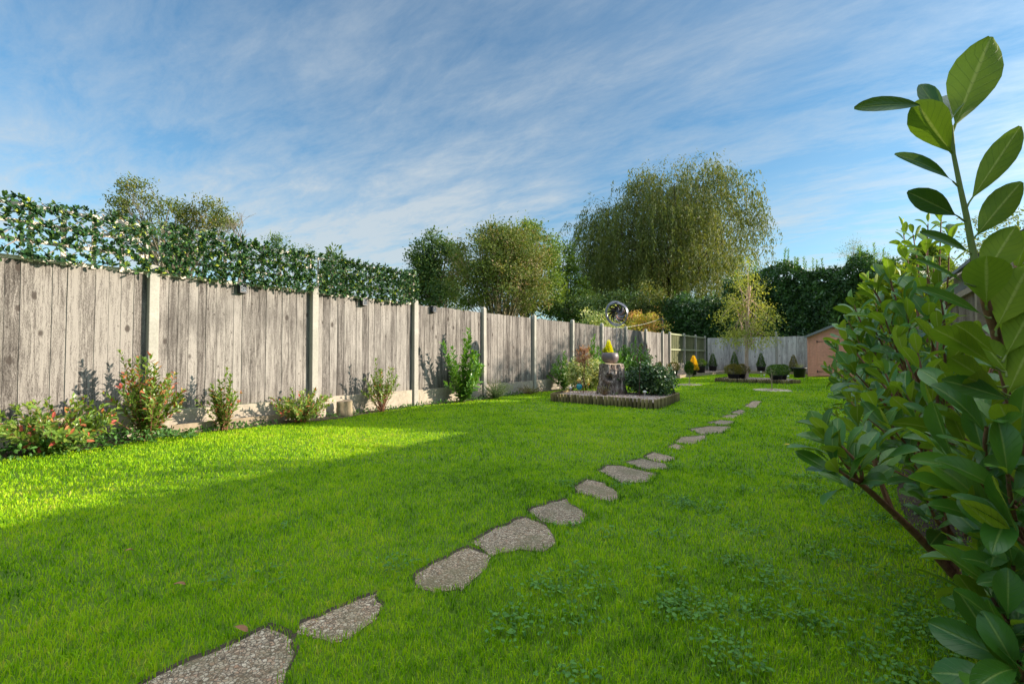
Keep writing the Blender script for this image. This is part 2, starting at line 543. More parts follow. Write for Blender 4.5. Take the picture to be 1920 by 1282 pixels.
M['black'] = plain('black_plastic', (.018, .018, .02), .35, noise=.1, scale=50, bump=.05)
M['pot'] = plain('black_pot', (.02, .022, .026), .5, noise=.3, scale=25, bump=.2)
M['lens'] = plain('pale_lens', (.10, .12, .15), .15, noise=.1, scale=50, bump=0, spec=.8)
M['steel'] = plain('brushed_metal', (.13, .13, .155), .36, metallic=.7, noise=.3, scale=30)
M['copper'] = plain('dark_copper', (.12, .065, .055), .5, metallic=.6, noise=.35, scale=30)
M['bowl'] = plain('purple_grey_glaze', (.15, .115, .12), .42, noise=.14, scale=35, spec=.5)
M['teal'] = plain('teal_glaze', (.02, .30, .34), .25, noise=.35, scale=40, spec=.7)
M['yellow'] = plain('yellow_paint', (.62, .40, .06), .45, noise=.2)
M['tan'] = plain('tan_paint', (.50, .30, .16), .5, noise=.2)
M['white'] = plain('offwhite_plastic', (.62, .60, .55), .5, noise=.12)
M['soil'] = plain('soil', (.075, .052, .035), .95, noise=.5, scale=40, bump=1, bdist=.02)
M['mulch'] = plain('pale_chippings', (.58, .50, .36), .9, noise=.5, scale=60, bump=1, bdist=.02)
M['shed'] = plain('terracotta_paint', (.76, .34, .24), .7, noise=.18, scale=14, bump=.25)
M['felt'] = plain('grey_roof_felt', (.20, .21, .22), .9, noise=.2, scale=60, bump=.5)
M['iron'] = plain('black_iron', (.03, .025, .025), .5, noise=.2)
M['dark_wood'] = plain('dark_stained_wood', (.045, .03, .026), .6, noise=.3, scale=20)
M['grey_clad'] = plain('grey_cladding', (.22, .22, .23), .7, noise=.2, scale=20)
M['log'] = None


def log_mat():
    m, t, out = new_mat('half_log')
    tc = t.n('ShaderNodeTexCoord'); oi = t.n('ShaderNodeObjectInfo')
    v = t.mapping(tc.outputs['Object'], scale=(1, 1, .15))
    vv = t.mix(1.0, v, t.comb(t.math('MULTIPLY', oi.outputs['Random'], 50), 0.0, 0.0), 'ADD')
    nz = t.noise(vv, 60, 4, .6)
    c = t.ramp(t.math('ADD', t.math('MULTIPLY', nz, .6), t.math('MULTIPLY', oi.outputs['Random'], .4)),
               [(.25, (.075, .05, .02)), (.5, (.20, .15, .06)), (.75, (.33, .255, .11))])
    z = t.sep(tc.outputs['Object'])[2]
    c = t.mix(t.ramp(z, [(.0, (.7, .7, .7)), (.09, (0, 0, 0))]), c, (.05, .06, .02))
    p = t.n('ShaderNodeBsdfPrincipled'); t.l(c, p.inputs['Base Color']); p.inputs['Roughness'].default_value = .85
    t.l(t.bump(nz, .5, .003), p.inputs['Normal']); t.l(p.outputs[0], out.inputs[0])
    return m


M['log'] = log_mat()
M['slab'] = stone_mat('exposed_aggregate', [(.19, .115, .065), (.44, .31, .20), (.56, .46, .33), (.27, .19, .12), (.66, .55, .41), (.42, .24, .14)], 100, (.085, .06, .038), gap=.06, stain=(.15, .13, .06))
M['gravel'] = stone_mat('pink_gravel', [(.28, .17, .13), (.42, .31, .25), (.50, .42, .36), (.33, .22, .17)], 48, (.12, .08, .065), 1.0)
M['pebble'] = leaf_mat('gravel_pebble', [(0, (.22, .13, .10)), (.3, (.38, .25, .20)), (.6, (.48, .38, .31)), (1, (.55, .50, .45))], .75, 0, .3, gain=1.0)
M['bark'] = bark_mat('grey_bark', (.09, .07, .05), (.24, .20, .15))
M['bark_dark'] = bark_mat('dark_bark', (.035, .028, .02), (.10, .08, .06))
M['bark_pale'] = bark_mat('pale_bark', (.16, .12, .07), (.34, .27, .17))
M['bark_birch'] = bark_mat('birch_bark', (.38, .22, .15), (.66, .50, .40), 14)
M['twig'] = bark_mat('brown_twig', (.12, .05, .028), (.30, .14, .075), 40)
M['green_stem'] = bark_mat('green_stem', (.12, .17, .04), (.22, .26, .08), 40)
M['laurel'] = laurel_mat('laurel_leaf')
M['laurel_small'] = leaf_mat('laurel_leaf_small', [(0, (.045, .12, .015)), (.5, (.11, .23, .03)), (1, (.24, .36, .05))], .32, .35, .5)
M['photinia'] = leaf_mat('photinia_leaf', [(0, (.045, .10, .015)), (.45, (.14, .22, .03)), (.66, (.20, .24, .04)), (.76, (.40, .16, .06)), (1, (.36, .05, .045))], .35, .35, .5)
M['screen_leaf'] = leaf_mat('plastic_leaf', [(0, (.010, .034, .013)), (.6, (.028, .072, .022)), (.85, (.075, .13, .02)), (1, (.26, .30, .03))], .38, .12, .45)
M['ash'] = leaf_mat('ash_leaf', [(0, (.045, .07, .015)), (.45, (.10, .135, .03)), (.8, (.19, .19, .045)), (1, (.26, .17, .07))], .55, .35, .25, patch=.6, gain=1.15)
M['ash_rust'] = leaf_mat('rusty_ash_leaf', [(0, (.045, .07, .018)), (.4, (.10, .145, .03)), (.7, (.17, .19, .05)), (.85, (.24, .18, .09)), (1, (.28, .19, .13))], .6, .3, .25, patch=.7, gain=1.2)
M['dark_tree'] = leaf_mat('oak_leaf', [(0, (.025, .055, .02)), (.5, (.05, .095, .03)), (.85, (.11, .15, .03)), (1, (.20, .18, .04))], .5, .3, .3, patch=.6)
M['green_tree'] = leaf_mat('maple_leaf', [(0, (.04, .08, .015)), (.5, (.09, .15, .025)), (1, (.20, .25, .03))], .5, .35, .3, patch=.7)
M['willow'] = leaf_mat('willow_leaf', [(0, (.04, .065, .018)), (.45, (.105, .14, .033)), (.8, (.19, .205, .05)), (1, (.30, .24, .08))], .5, .38, .3, patch=.35, gain=1.05)
M['hedge'] = leaf_mat('hedge_leaf', [(0, (.012, .036, .010)), (.5, (.028, .072, .018)), (.85, (.06, .13, .022)), (1, (.13, .22, .03))], .33, .22, .5, patch=.8)
M['shoot'] = leaf_mat('hedge_shoot_leaf', [(0, (.05, .12, .02)), (1, (.14, .25, .03))], .35, .4, .5)
M['birch'] = leaf_mat('birch_leaf', [(0, (.13, .17, .035)), (.5, (.24, .27, .055)), (1, (.42, .40, .08))], .5, .4, .3)
M['gold'] = leaf_mat('golden_conifer_leaf', [(0, (.10, .17, .015)), (.5, (.26, .30, .015)), (1, (.55, .48, .02))], .6, .3, .15)
M['thuja'] = leaf_mat('thuja_leaf', [(0, (.035, .085, .012)), (.5, (.10, .18, .018)), (.8, (.26, .29, .02)), (1, (.50, .42, .03))], .6, .3, .15, patch=.9)
M['vivid'] = leaf_mat('vivid_yellow_leaf', [(0, (.50, .50, .01)), (.5, (.82, .78, .01)), (1, (.88, .84, .02))], .6, .35, .15, tcol=(1.1, 1.0, .4), gain=1.15)
M['amber'] = leaf_mat('amber_conifer_leaf', [(0, (.22, .20, .02)), (.5, (.62, .42, .02)), (1, (.75, .55, .05))], .6, .3, .15)
M['box'] = leaf_mat('box_leaf', [(0, (.03, .07, .012)), (.5, (.06, .12, .02)), (1, (.13, .19, .03))], .5, .25, .3)
M['bronze'] = leaf_mat('bronze_leaf', [(0, (.06, .08, .02)), (.5, (.15, .15, .035)), (1, (.30, .19, .05))], .55, .3, .25)
M['variegated'] = leaf_mat('variegated_leaf', [(0, (.08, .14, .03)), (.45, (.24, .30, .09)), (.7, (.55, .52, .24)), (1, (.75, .70, .42))], .4, .35, .4)
M['euon'] = leaf_mat('dark_glossy_leaf', [(0, (.018, .05, .018)), (.5, (.04, .095, .03)), (1, (.09, .17, .05))], .35, .2, .5, gain=1.0)
M['red_bush'] = leaf_mat('red_and_gold_leaf', [(0, (.16, .20, .025)), (.4, (.38, .36, .05)), (.6, (.46, .30, .10)), (1, (.50, .17, .10))], .45, .35, .35)
M['copper_leaf'] = leaf_mat('copper_leaf', [(0, (.14, .07, .04)), (1, (.42, .22, .14))], .4, .35, .4)
M['lav'] = leaf_mat('grey_green_leaf', [(0, (.10, .14, .05)), (1, (.26, .32, .11))], .6, .3, .2)
M['cover'] = leaf_mat('ground_cover_leaf', [(0, (.02, .06, .012)), (1, (.07, .16, .03))], .5, .3, .3)
M['clover'] = leaf_mat('clover_leaf', [(0, (.035, .11, .012)), (1, (.09, .21, .03))], .5, .3, .35)
M['feather'] = leaf_mat('feathery_leaf', [(0, (.06, .09, .03)), (.6, (.14, .17, .05)), (1, (.26, .25, .09))], .6, .4, .2)


def grass_mat(name, under=False):
    m, t, out = new_mat(name)
    g = t.n('ShaderNodeNewGeometry')
    v = g.outputs['Position']
    big = t.noise(v, .55, 4, .55)
    mid = t.noise(v, 3.2, 4, .6)
    f = t.math('ADD', t.math('MULTIPLY', big, .55), t.math('MULTIPLY', mid, .45))
    if under:
        sm = t.noise(v, 60, 5, .7)
        f = t.math('ADD', t.math('MULTIPLY', f, .5), t.math('MULTIPLY', sm, .5))
        c = t.ramp(f, [(.3, (.05, .10, .012)), (.5, (.12, .22, .013)), (.7, (.24, .32, .025))])
    else:
        sml = t.noise(v, 13, 3, .6)
        f = t.math('ADD', t.math('MULTIPLY', t.math('SUBTRACT', f, .5), 1.0), t.math('MULTIPLY', t.math('SUBTRACT', sml, .5), .6))
        f = t.math('ADD', t.math('ADD', f, .29), t.math('MULTIPLY', t.attr('tint'), .42))
        c = t.ramp(f, [(.22, (.03, .12, .008)), (.38, (.17, .37, .006)), (.53, (.32, .57, .007)), (.72, (.50, .66, .02)), (.90, (.56, .48, .13))])
    p = t.n('ShaderNodeBsdfPrincipled'); t.l(c, p.inputs['Base Color']); p.inputs['Roughness'].default_value = .55
    p.inputs['Specular IOR Level'].default_value = .22
    if under:
        t.l(t.bump(sm, 1.0, .02), p.inputs['Normal']); t.l(p.outputs[0], out.inputs[0])
    else:
        tr = t.n('ShaderNodeBsdfTranslucent'); t.l(t.mix(1.0, c, (1.3, 1.15, .6), 'MULTIPLY'), tr.inputs[0])
        mx = t.n('ShaderNodeMixShader'); mx.inputs[0].default_value = .45
        t.l(p.outputs[0], mx.inputs[1]); t.l(tr.outputs[0], mx.inputs[2]); t.l(mx.outputs[0], out.inputs[0])
    return m


M['grass'] = grass_mat('grass_blade')
M['turf'] = grass_mat('turf', True)

# ------------------------------------------------------------------ ground
a = Acc()
a.add([(-400, -400, 0), (400, -400, 0), (400, 400, 0), (-400, 400, 0)], [[0, 1, 2, 3]])
ground = struct(a.build('ground', M['turf']))
FX = -6.2            # left fence line
FY0 = 2.06           # first visible post
BY = 26.5            # back fence line
RX = 1.02            # right fence line


def poly_sheet(acc, pts, z):
    pts = np.asarray(pts, float)
    acc.add(np.c_[pts[:, 0], pts[:, 1], np.full(len(pts), z)], [list(range(len(pts)))])


def slab(acc, pts, z0, z1, jitter=0.0):
    pts = np.asarray(pts, float); n = len(pts)
    V = np.r_[np.c_[pts, np.full(n, z0)], np.c_[pts, np.full(n, z1)]]
    acc.add(V[n:], [list(range(n))])
    acc.add(V, [[i, (i + 1) % n, n + (i + 1) % n, n + i] for i in range(n)])


def inside(P, poly):
    x, y = P[:, 0], P[:, 1]; c = np.zeros(len(P), bool); n = len(poly)
    for i in range(n):
        x1, y1 = poly[i]; x2, y2 = poly[(i + 1) % n]
        if y1 == y2: continue
        k = ((y1 > y) != (y2 > y)) & (x < (x2 - x1) * (y - y1) / (y2 - y1) + x1)
        c ^= k
    return c


soil = Acc()
strip = [(FX + .02, -1)] + [(FX + .34 + .09 * math.sin(y * 1.9) + .05 * math.sin(y * 5.1) - (.12 if y > 5 else 0), y) for y in np.arange(-1, 13.6, .3)] + [(FX + .02, 13.5)]
poly_sheet(soil, strip, .006)
struct(soil.build('soil', M['soil']))
rstrip = [(RX, -.5)] + [(.32 + .10 * math.sin(y * 1.3), y) for y in np.arange(-.5, 22, .4)] + [(RX, 22)]
s2 = Acc(); poly_sheet(s2, rstrip, .006)
struct(s2.build('soil', M['soil']))

# ------------------------------------------------------------------ stepping stones
STONES = [
    [(250, 1300), (330, 1255), (420, 1218), (505, 1182), (545, 1205), (548, 1240), (515, 1300), (480, 1340), (230, 1340)],
    [(565, 1172), (620, 1148), (700, 1117), (713, 1135), (700, 1165), (655, 1195), (622, 1206), (575, 1192)],
    [(776, 1085), (815, 1058), (878, 1029), (918, 1046), (912, 1070), (868, 1104), (820, 1108), (785, 1100)],
    [(890, 1018), (935, 992), (985, 971), (1022, 988), (1042, 1012), (1020, 1033), (968, 1030), (922, 1042)],
    [(1000, 960), (1025, 948), (1060, 940), (1094, 965), (1088, 980), (1062, 984), (1020, 975)],
    [(1083, 915), (1106, 901), (1130, 908), (1153, 924), (1148, 939), (1120, 933), (1090, 924)],
    [(1128, 884), (1142, 876), (1165, 876), (1222, 889), (1206, 902), (1168, 904), (1148, 893)],
    [(1178, 868), (1205, 862), (1240, 869), (1247, 878), (1215, 880)],
    [(1212, 857), (1226, 850), (1263, 858), (1252, 865), (1230, 864)],
    [(1252, 838), (1268, 833), (1280, 837), (1276, 843)],
    [(1268, 829), (1280, 820), (1322, 817), (1318, 824), (1298, 832)],
    [(1300, 805), (1330, 800), (1368, 801), (1350, 811), (1318, 813)],
    [(1330, 793), (1352, 788), (1376, 791), (1360, 797)],
    [(1352, 782), (1368, 778), (1385, 779), (1374, 785)],
    [(1372, 774), (1388, 769), (1398, 771), (1388, 777)],
    [(1398, 762), (1412, 753), (1426, 753), (1416, 765)],
]
ordn = ['nearest to the camera, cut by the bottom edge of the photo', 'second from the camera, a small one', 'third from the camera, a squarish one',
        'fourth from the camera, a broad one', 'fifth from the camera', 'sixth from the camera, alone in a gap', 'seventh from the camera, a wide one',
        'eighth from the camera', 'ninth from the camera', 'tenth from the camera, almost overgrown', 'eleventh from the camera',
        'twelfth from the camera, a wide pale one', 'thirteenth from the camera', 'fourteenth from the camera, mostly overgrown', 'last but one before the far bed', 'farthest, level with the corner of the stump bed']
stone_polys = []
RIM = np.array([-.022, .020])      # worn soil lip on the far side of each stone
rims = Acc()
for k, st in enumerate(STONES):
    P = np.array([on_ground(*q)[:2] for q in st])
    # subdivide and roughen the overgrown outline
    Q = []
    for i in range(len(P)):
        p0, p1 = P[i], P[(i + 1) % len(P)]
        for f in (0, .33, .66):
            Q.append(p0 + (p1 - p0) * f + rng.normal(0, .007, 2))
    Q = np.array(Q); c = Q.mean(0); Q = c + (Q - c) * (1.05 if k < 4 else 1.16)
    stone_polys.append(Q)
    poly_sheet(rims, c + (Q - c) * 1.05 + RIM, .0008 + .0001 * k)
    a = Acc(); slab(a, Q - c, -.03, .004)
    o = a.build('stepping_stone', M['slab'], loc=(c[0], c[1], 0))
    tag(o, 'pebbled stepping stone, ' + ordn[k], 'stepping stone', 'stepping stones across the lawn')

struct(rims.build('soil', M['soil']))

# ------------------------------------------------------------------ beds
BED1 = np.array([(-4.62, 7.92), (-2.62, 7.72), (-2.56, 7.86), (-2.72, 9.45), (-2.92, 9.62), (-4.75, 9.5), (-4.9, 9.3)])
BED2 = np.array([(-3.62, 16.75), (-1.55, 16.75), (-1.28, 17.3), (-1.75, 18.6), (-3.4, 18.7)])
BORDER = np.array([(FX + .03, 13.6), (-5.55, 14.2), (-5.35, 18.2), (-5.1, 22.2), (-4.85, 24.3), (-4.2, 25.1), (-1.9, 25.35), (-1.6, 25.4), (-1.6, BY - .03), (FX + .03, BY - .03)])
CHIP = [((-3.85, 14.5), .36), ((-1.60, 13.5), .42)]


def gravel_bed(poly, z, n, name_label):
    a = Acc(); poly_sheet(a, poly, z)
    struct(a.build('gravel', M['gravel']))
    lo, hi = poly.min(0), poly.max(0)
    P = rng.uniform(lo, hi, (n * 3, 2)); P = P[inside(P, poly)][:n]
    m = len(P)
    oc = np.array([[1, 0, 0], [-1, 0, 0], [0, 1, 0], [0, -1, 0], [0, 0, .8], [0, 0, -.8]])
    of = np.array([[0, 2, 4], [2, 1, 4], [1, 3, 4], [3, 0, 4], [2, 0, 5], [1, 2, 5], [3, 1, 5], [0, 3, 5]])
    r = rng.uniform(.008, .019, m)
    ang = rng.uniform(0, 6.28, m)
    ca, sa = np.cos(ang), np.sin(ang)
    st = rng.uniform(.6, 1.3, (m, 3))
    V = oc[None] * st[:, None] * r[:, None, None] + rng.normal(0, .12, (m, 6, 3)) * r[:, None, None]
    X = V[..., 0] * ca[:, None] - V[..., 1] * sa[:, None]; Y = V[..., 0] * sa[:, None] + V[..., 1] * ca[:, None]
    V = np.stack([X + P[:, 0:1], Y + P[:, 1:2], V[..., 2] + z + r[:, None] * .35], -1)
    a = Acc(); a.add(V.reshape(-1, 3), (of[None] + (np.arange(m) * 6)[:, None, None]).reshape(-1, 3), np.repeat(rng.random(m), 6))
    o = a.build('gravel_stones', M['pebble'])
    tag(o, name_label, 'gravel', kind='stuff')


gravel_bed(BED1, .10, 9000, 'loose pinkish gravel filling the stump bed')
gravel_bed(BED2, .09, 3500, 'loose pinkish gravel filling the birch bed')
gravel_bed(BORDER, .085, 5000, 'loose pinkish gravel in the border below the far fences')

la = Acc()   # one half log, round face towards -y
an = np.linspace(math.pi, 2 * math.pi, 9)
prof = np.c_[np.cos(an) * .0285, np.sin(an) * .034]
k9 = len(prof)
Vb = np.r_[np.c_[prof, np.zeros(k9)], np.c_[prof, np.full(k9, .150)], np.c_[prof * .8, np.full(k9, .160)]]
la.add(Vb, [[i, i + 1, k9 + i + 1, k9 + i] for i in range(k9 - 1)] + [[k9 + i, k9 + i + 1, 2 * k9 + i + 1, 2 * k9 + i] for i in range(k9 - 1)] + [[k9 - 1, 0, k9, 2 * k9 - 1]] )
la.add(Vb[2 * k9:], [list(range(k9))])


def log_edging(poly, closed, label, hs=1.0, limit=100):
    root = thing('log_edging', label, 'edging', (poly[0][0], poly[0][1], 0))
    first = None; cnt = 0
    seg = len(poly) if closed else len(poly) - 1
    cen = poly.mean(0)
    for i in range(seg):
        p0, p1 = poly[i], poly[(i + 1) % len(poly)]
        d = p1 - p0; Ln = np.linalg.norm(d); n = max(1, int(Ln / .068)); d = d / Ln
        nrm = np.array([d[1], -d[0]])
        if np.dot((p0 + p1) / 2 + nrm * .1 - cen, nrm) < 0: nrm = -nrm
        rz = math.atan2(-nrm[0] * -1, nrm[1] * -1) if False else math.atan2(nrm[1], nrm[0]) + math.pi / 2
        for k in range(n):
            if cnt >= limit: break
            p = p0 + d * (k + .5) * Ln / n + nrm * .004
            if first is None:
                o = la.build('log', M['log'], root, smooth=False); first = o
            else:
                o = first.copy(); COL.objects.link(o); o.parent = root
            o.location = (p[0] - poly[0][0], p[1] - poly[0][1], float(rng.normal(0, .003)))
            o.rotation_euler = (float(rng.normal(0, .02)), float(rng.normal(0, .015)), rz)
            o.scale = (1, 1, hs * float(rng.uniform(.97, 1.04)))
            cnt += 1
    return root


b1 = np.array([BED1[6], BED1[0], BED1[1], BED1[2], BED1[3], BED1[4]])
log_edging(b1, False, 'low half-log edging around the gravel bed with the tree stump', limit=94)
b2 = np.array([BED2[4], BED2[0], BED2[1], BED2[2]])
log_edging(b2, False, 'low reddish half-log edging around the birch bed', .8, 80)
# plank edging of the far border
edg = Acc()
for i in range(1, 7):
    p0, p1 = BORDER[i], BORDER[i + 1]
    d = p1 - p0; Ln = np.linalg.norm(d)
    Mx = Matrix.Translation((p0[0], p0[1], 0)) @ Matrix.Rotation(math.atan2(d[1], d[0]), 4, 'Z')
    edg.box(0, Ln, -.03, .0, -.02, .125, M=Mx)
tag(edg.build('timber_edging', M['timber']), 'long low brown plank edging of the gravel border by the far fences', 'edging')
for (c, r), lb in zip(CHIP, ('round patch of chippings under the small clipped standard tree', 'pale round patch of chippings around the thin bare stem')):
    an = np.linspace(0, 2 * math.pi, 40, endpoint=False)
    rr = r * (1 + rng.normal(0, .04, 40))
    a = Acc(); slab(a, np.c_[np.cos(an) * rr, np.sin(an) * rr], -.01, .014)
    n = 500
    q = rng.normal(0, .45, (n, 2)); q = q[np.hypot(q[:, 0], q[:, 1]) < 1] * r
    add_leaves(a, np.c_[q, np.full(len(q), .02) + rng.uniform(0, .015, len(q))], rdir(len(q)) * (1, 1, .3), rdir(len(q)) + (0, 0, 2), .035, .02, rng.random(len(q)))
    tag(a.build('wood_chippings', M['mulch'], loc=(c[0], c[1], 0)), lb, 'mulch patch')

# ------------------------------------------------------------------ grass
def build_grass():
    P = []; Hh = []; W = []
    bands = [(.9, 2.2, 21000, .019, .0026), (2.2, 4.0, 10000, .020, .0036), (4.0, 7.5, 3900, .021, .0058), (7.5, 13, 1450, .022, .010), (13, 28, 560, .024, .018)]
    for z0, z1, dens, h, w in bands:
        # rings around the viewpoint; thinner but broader blades to the sides and behind
        rr0, rr1 = (.15, z1) if z0 < 1 else (z0, z1)
        n = int(math.pi * (rr1 ** 2 - rr0 ** 2) * dens)
        rad = np.sqrt(rng.uniform(rr0 ** 2, rr1 ** 2, n)); a_ = rng.uniform(0, 2 * math.pi, n)
        x = rad * np.cos(a_); y = rad * np.sin(a_)
        Zc = -x * math.sin(TH) + y * math.cos(TH); Xc = x * math.cos(TH) + y * math.sin(TH)
        front = (Zc > 0) & (np.abs(Xc) < 1.15 * Zc + .15)
        k = (x > FX + .05) & (x < RX - .05) & (y < BY - .1) & (y > -2.5) & (front | (rng.random(n) < .30))
        q = np.c_[x[k], y[k]]
        P.append(q); Hh.append(np.full(len(q), h)); W.append(np.where(front[k], w, w * 1.9))
    P = np.concatenate(P); Hh = np.concatenate(Hh); W = np.concatenate(W)
    keep = np.ones(len(P), bool)
    longer = np.zeros(len(P))
    for poly in stone_polys:
        lo = poly.min(0) - .15; hi = poly.max(0) + .15
        k = np.where((P[:, 0] > lo[0]) & (P[:, 0] < hi[0]) & (P[:, 1] > lo[1]) & (P[:, 1] < hi[1]))[0]
        q = P[k]; c = poly.mean(0)
        ins = inside(q + rng.normal(0, .010, q.shape), c + (poly - c) * .95)
        keep[k[ins]] = False
        rim = inside(q, c + (poly - c) * 1.05 + RIM) & ~ins
        keep[k[rim & (rng.random(len(k)) < .6)]] = False
        near = inside(q, c + (poly - c) * 1.22) & ~ins
        longer[k[near]] = 1
    for poly in (BED1 + 0, BED2, BORDER):
        c = poly.mean(0)
        keep &= ~inside(P, c + (poly - c) * 1.0)
        longer[inside(P, c + (poly - c) * 1.06)] = .8
    for c, r in CHIP:
        keep &= np.hypot(P[:, 0] - c[0], P[:, 1] - c[1]) > r * .93
    shed = (P[:, 0] > -1.5) & (P[:, 0] < .5) & (P[:, 1] > 23) & (P[:, 1] < 25.3)
    keep &= ~shed
    st = np.array(strip)
    ins = inside(P, st); keep &= ~(ins & (rng.random(len(P)) < .93))
    rs = inside(P, np.array(rstrip)); keep &= ~(rs & (rng.random(len(P)) < .75))
    P, Hh, W, longer = P[keep], Hh[keep], W[keep], longer[keep]
    n = len(P)
    # slow height variation, plus clumps
    hv = 1 + .20 * np.sin(P[:, 0] * 3.1 + np.sin(P[:, 1] * 2.3)) * np.sin(P[:, 1] * 2.7 + 1)
    H = Hh * hv * rng.uniform(.55, 1.45, n) * (1 + .55 * longer * rng.random(n))
    W = W * rng.uniform(.7, 1.4, n)
    az = rng.uniform(0, 2 * math.pi, n); lean = rng.uniform(.1, 1.0, n) ** 1.2
    la_ = rng.uniform(0, 2 * math.pi, n)
    D = np.c_[np.cos(la_), np.sin(la_)] * (lean * H * .9)[:, None]
    S_ = np.c_[-np.sin(az), np.cos(az)] * W[:, None] * .5
    V = np.zeros((n, 5, 3))
    V[:, 0, :2] = P - S_; V[:, 1, :2] = P + S_
    m = P + D * .35
    V[:, 2, :2] = m + S_ * .8; V[:, 3, :2] = m - S_ * .8; V[:, 2, 2] = V[:, 3, 2] = H * .6
    V[:, 4, :2] = P + D; V[:, 4, 2] = H * (1 - .25 * lean)
    tint = np.clip(rng.normal(.5, .27, n) - .30 * longer + .5 * (rng.random(n) < .025), 0, 1)
    a = Acc()
    base = (np.arange(n) * 5)[:, None]
    a.V.append(V.reshape(-1, 3)); a.n = n * 5
    Lq = (base + np.array([0, 1, 2, 3])).reshape(-1, 4); Lt = (base + np.array([3, 2, 4])).reshape(-1, 3)
    a.L += [Lq.ravel(), Lt.ravel()]; a.T += [np.full(n, 4), np.full(n, 3)]
    a.tint.append(np.repeat(tint, 5)); a.uv.append(np.zeros((n * 5, 2)))
    o = a.build('grass', M['grass'])
    tag(o, 'short bright green mown grass covering the garden lawn', 'grass', kind='stuff')
    print('grass blades', n)


build_grass()


def clover():
    C = []
    patches = [(1620, 1150, .5, 900), (1750, 1230, .45, 900), (1500, 1000, .4, 350), (1400, 880, .4, 150), (1330, 950, .35, 160), (1580, 930, .4, 300), (1700, 1010, .5, 600),
               (1450, 1200, .45, 420), (1100, 920, .25, 260), (1150, 1020, .3, 120), (940, 1180, .3, 140), (1030, 1210, .3, 120), (510, 1080, .2, 60), (720, 1080, .2, 60), (590, 990, .2, 40), (1260, 1130, .35, 180)]
    for px, py, r, n in patches:
        c = on_ground(px, py)[:2]
        sub = c + rng.normal(0, r * .6, (max(3, n // 40), 2))
        q = sub[rng.integers(0, len(sub), n)] + rng.normal(0, .045, (n, 2))
        C.append(q)
    C = np.concatenate(C); n = len(C)
    k = np.ones(n, bool)
    for poly in stone_polys: k &= ~inside(C, poly)
    C = C[k]; n = len(C)
    a = Acc()
    d = rdir(n) * (1, 1, .25)
    add_leaves(a, np.c_[C, rng.uniform(.014, .032, n)], d, rdir(n) * .5 + (0, 0, 1.2), rng.uniform(.010, .021, n), rng.uniform(.008, .016, n), rng.random(n), T6)
    tag(a.build('clover', M['clover']), 'dark patches of clover and small weeds growing through the lawn', 'clover', kind='stuff')


clover()

# ------------------------------------------------------------------ left fence
def panel_acc(width, z0, z1, nb, g, depth=.009, jitter=.004, axis='y'):
    """boards stand side by side along +y, face +x; feather edge section"""
    a = Acc(); e = np.sort(np.r_[0, np.linspace(0, width, nb + 1)[1:-1] + g.normal(0, .006, nb - 1), width])
    for i in range(nb):
        y0, y1 = e[i], e[i + 1] + .012
        t0, t1 = depth, depth * .45           # thick edge proud, thin edge tucked under the next
        zt = z1 + g.normal(0, jitter); zb = z0
        x = g.normal(0, .0015)
        nz = 5
        zs = np.linspace(zb, zt, nz); wob = np.cumsum(g.normal(0, .0016, nz)); wob -= wob.mean()
        V = []
        for z, w in zip(zs, wob):
            V += [(0, y0 + w, z), (t0 + x, y0 + w, z), (t1 + x, y1 + w, z), (0, y1 + w, z)]
        F = []
        for k in range(nz - 1):
            b = 4 * k
            F += [[b + j, b + (j + 1) % 4, b + 4 + (j + 1) % 4, b + 4 + j] for j in range(4)]
        F += [[0, 3, 2, 1], [4 * (nz - 1) + j for j in range(4)]]
        a.add(V, [f[::-1] for f in F], g.random())
    return a


def post_acc(w=.092, d=.09, h=1.85):
    a = Acc(); a.box(-d / 2, d / 2, -w / 2, w / 2, -.05, h - .03)
    V = [(-d / 2, -w / 2, h - .03), (d / 2, -w / 2, h - .03), (d / 2, w / 2, h - .03), (-d / 2, w / 2, h - .03),
         (-d / 4, -w / 5, h), (d / 4, -w / 5, h), (d / 4, w / 5, h), (-d / 4, w / 5, h)]
    a.add(V, [[0, 1, 5, 4], [1, 2, 6, 5], [2, 3, 7, 6], [3, 0, 4, 7], [4, 5, 6, 7]])
    return a


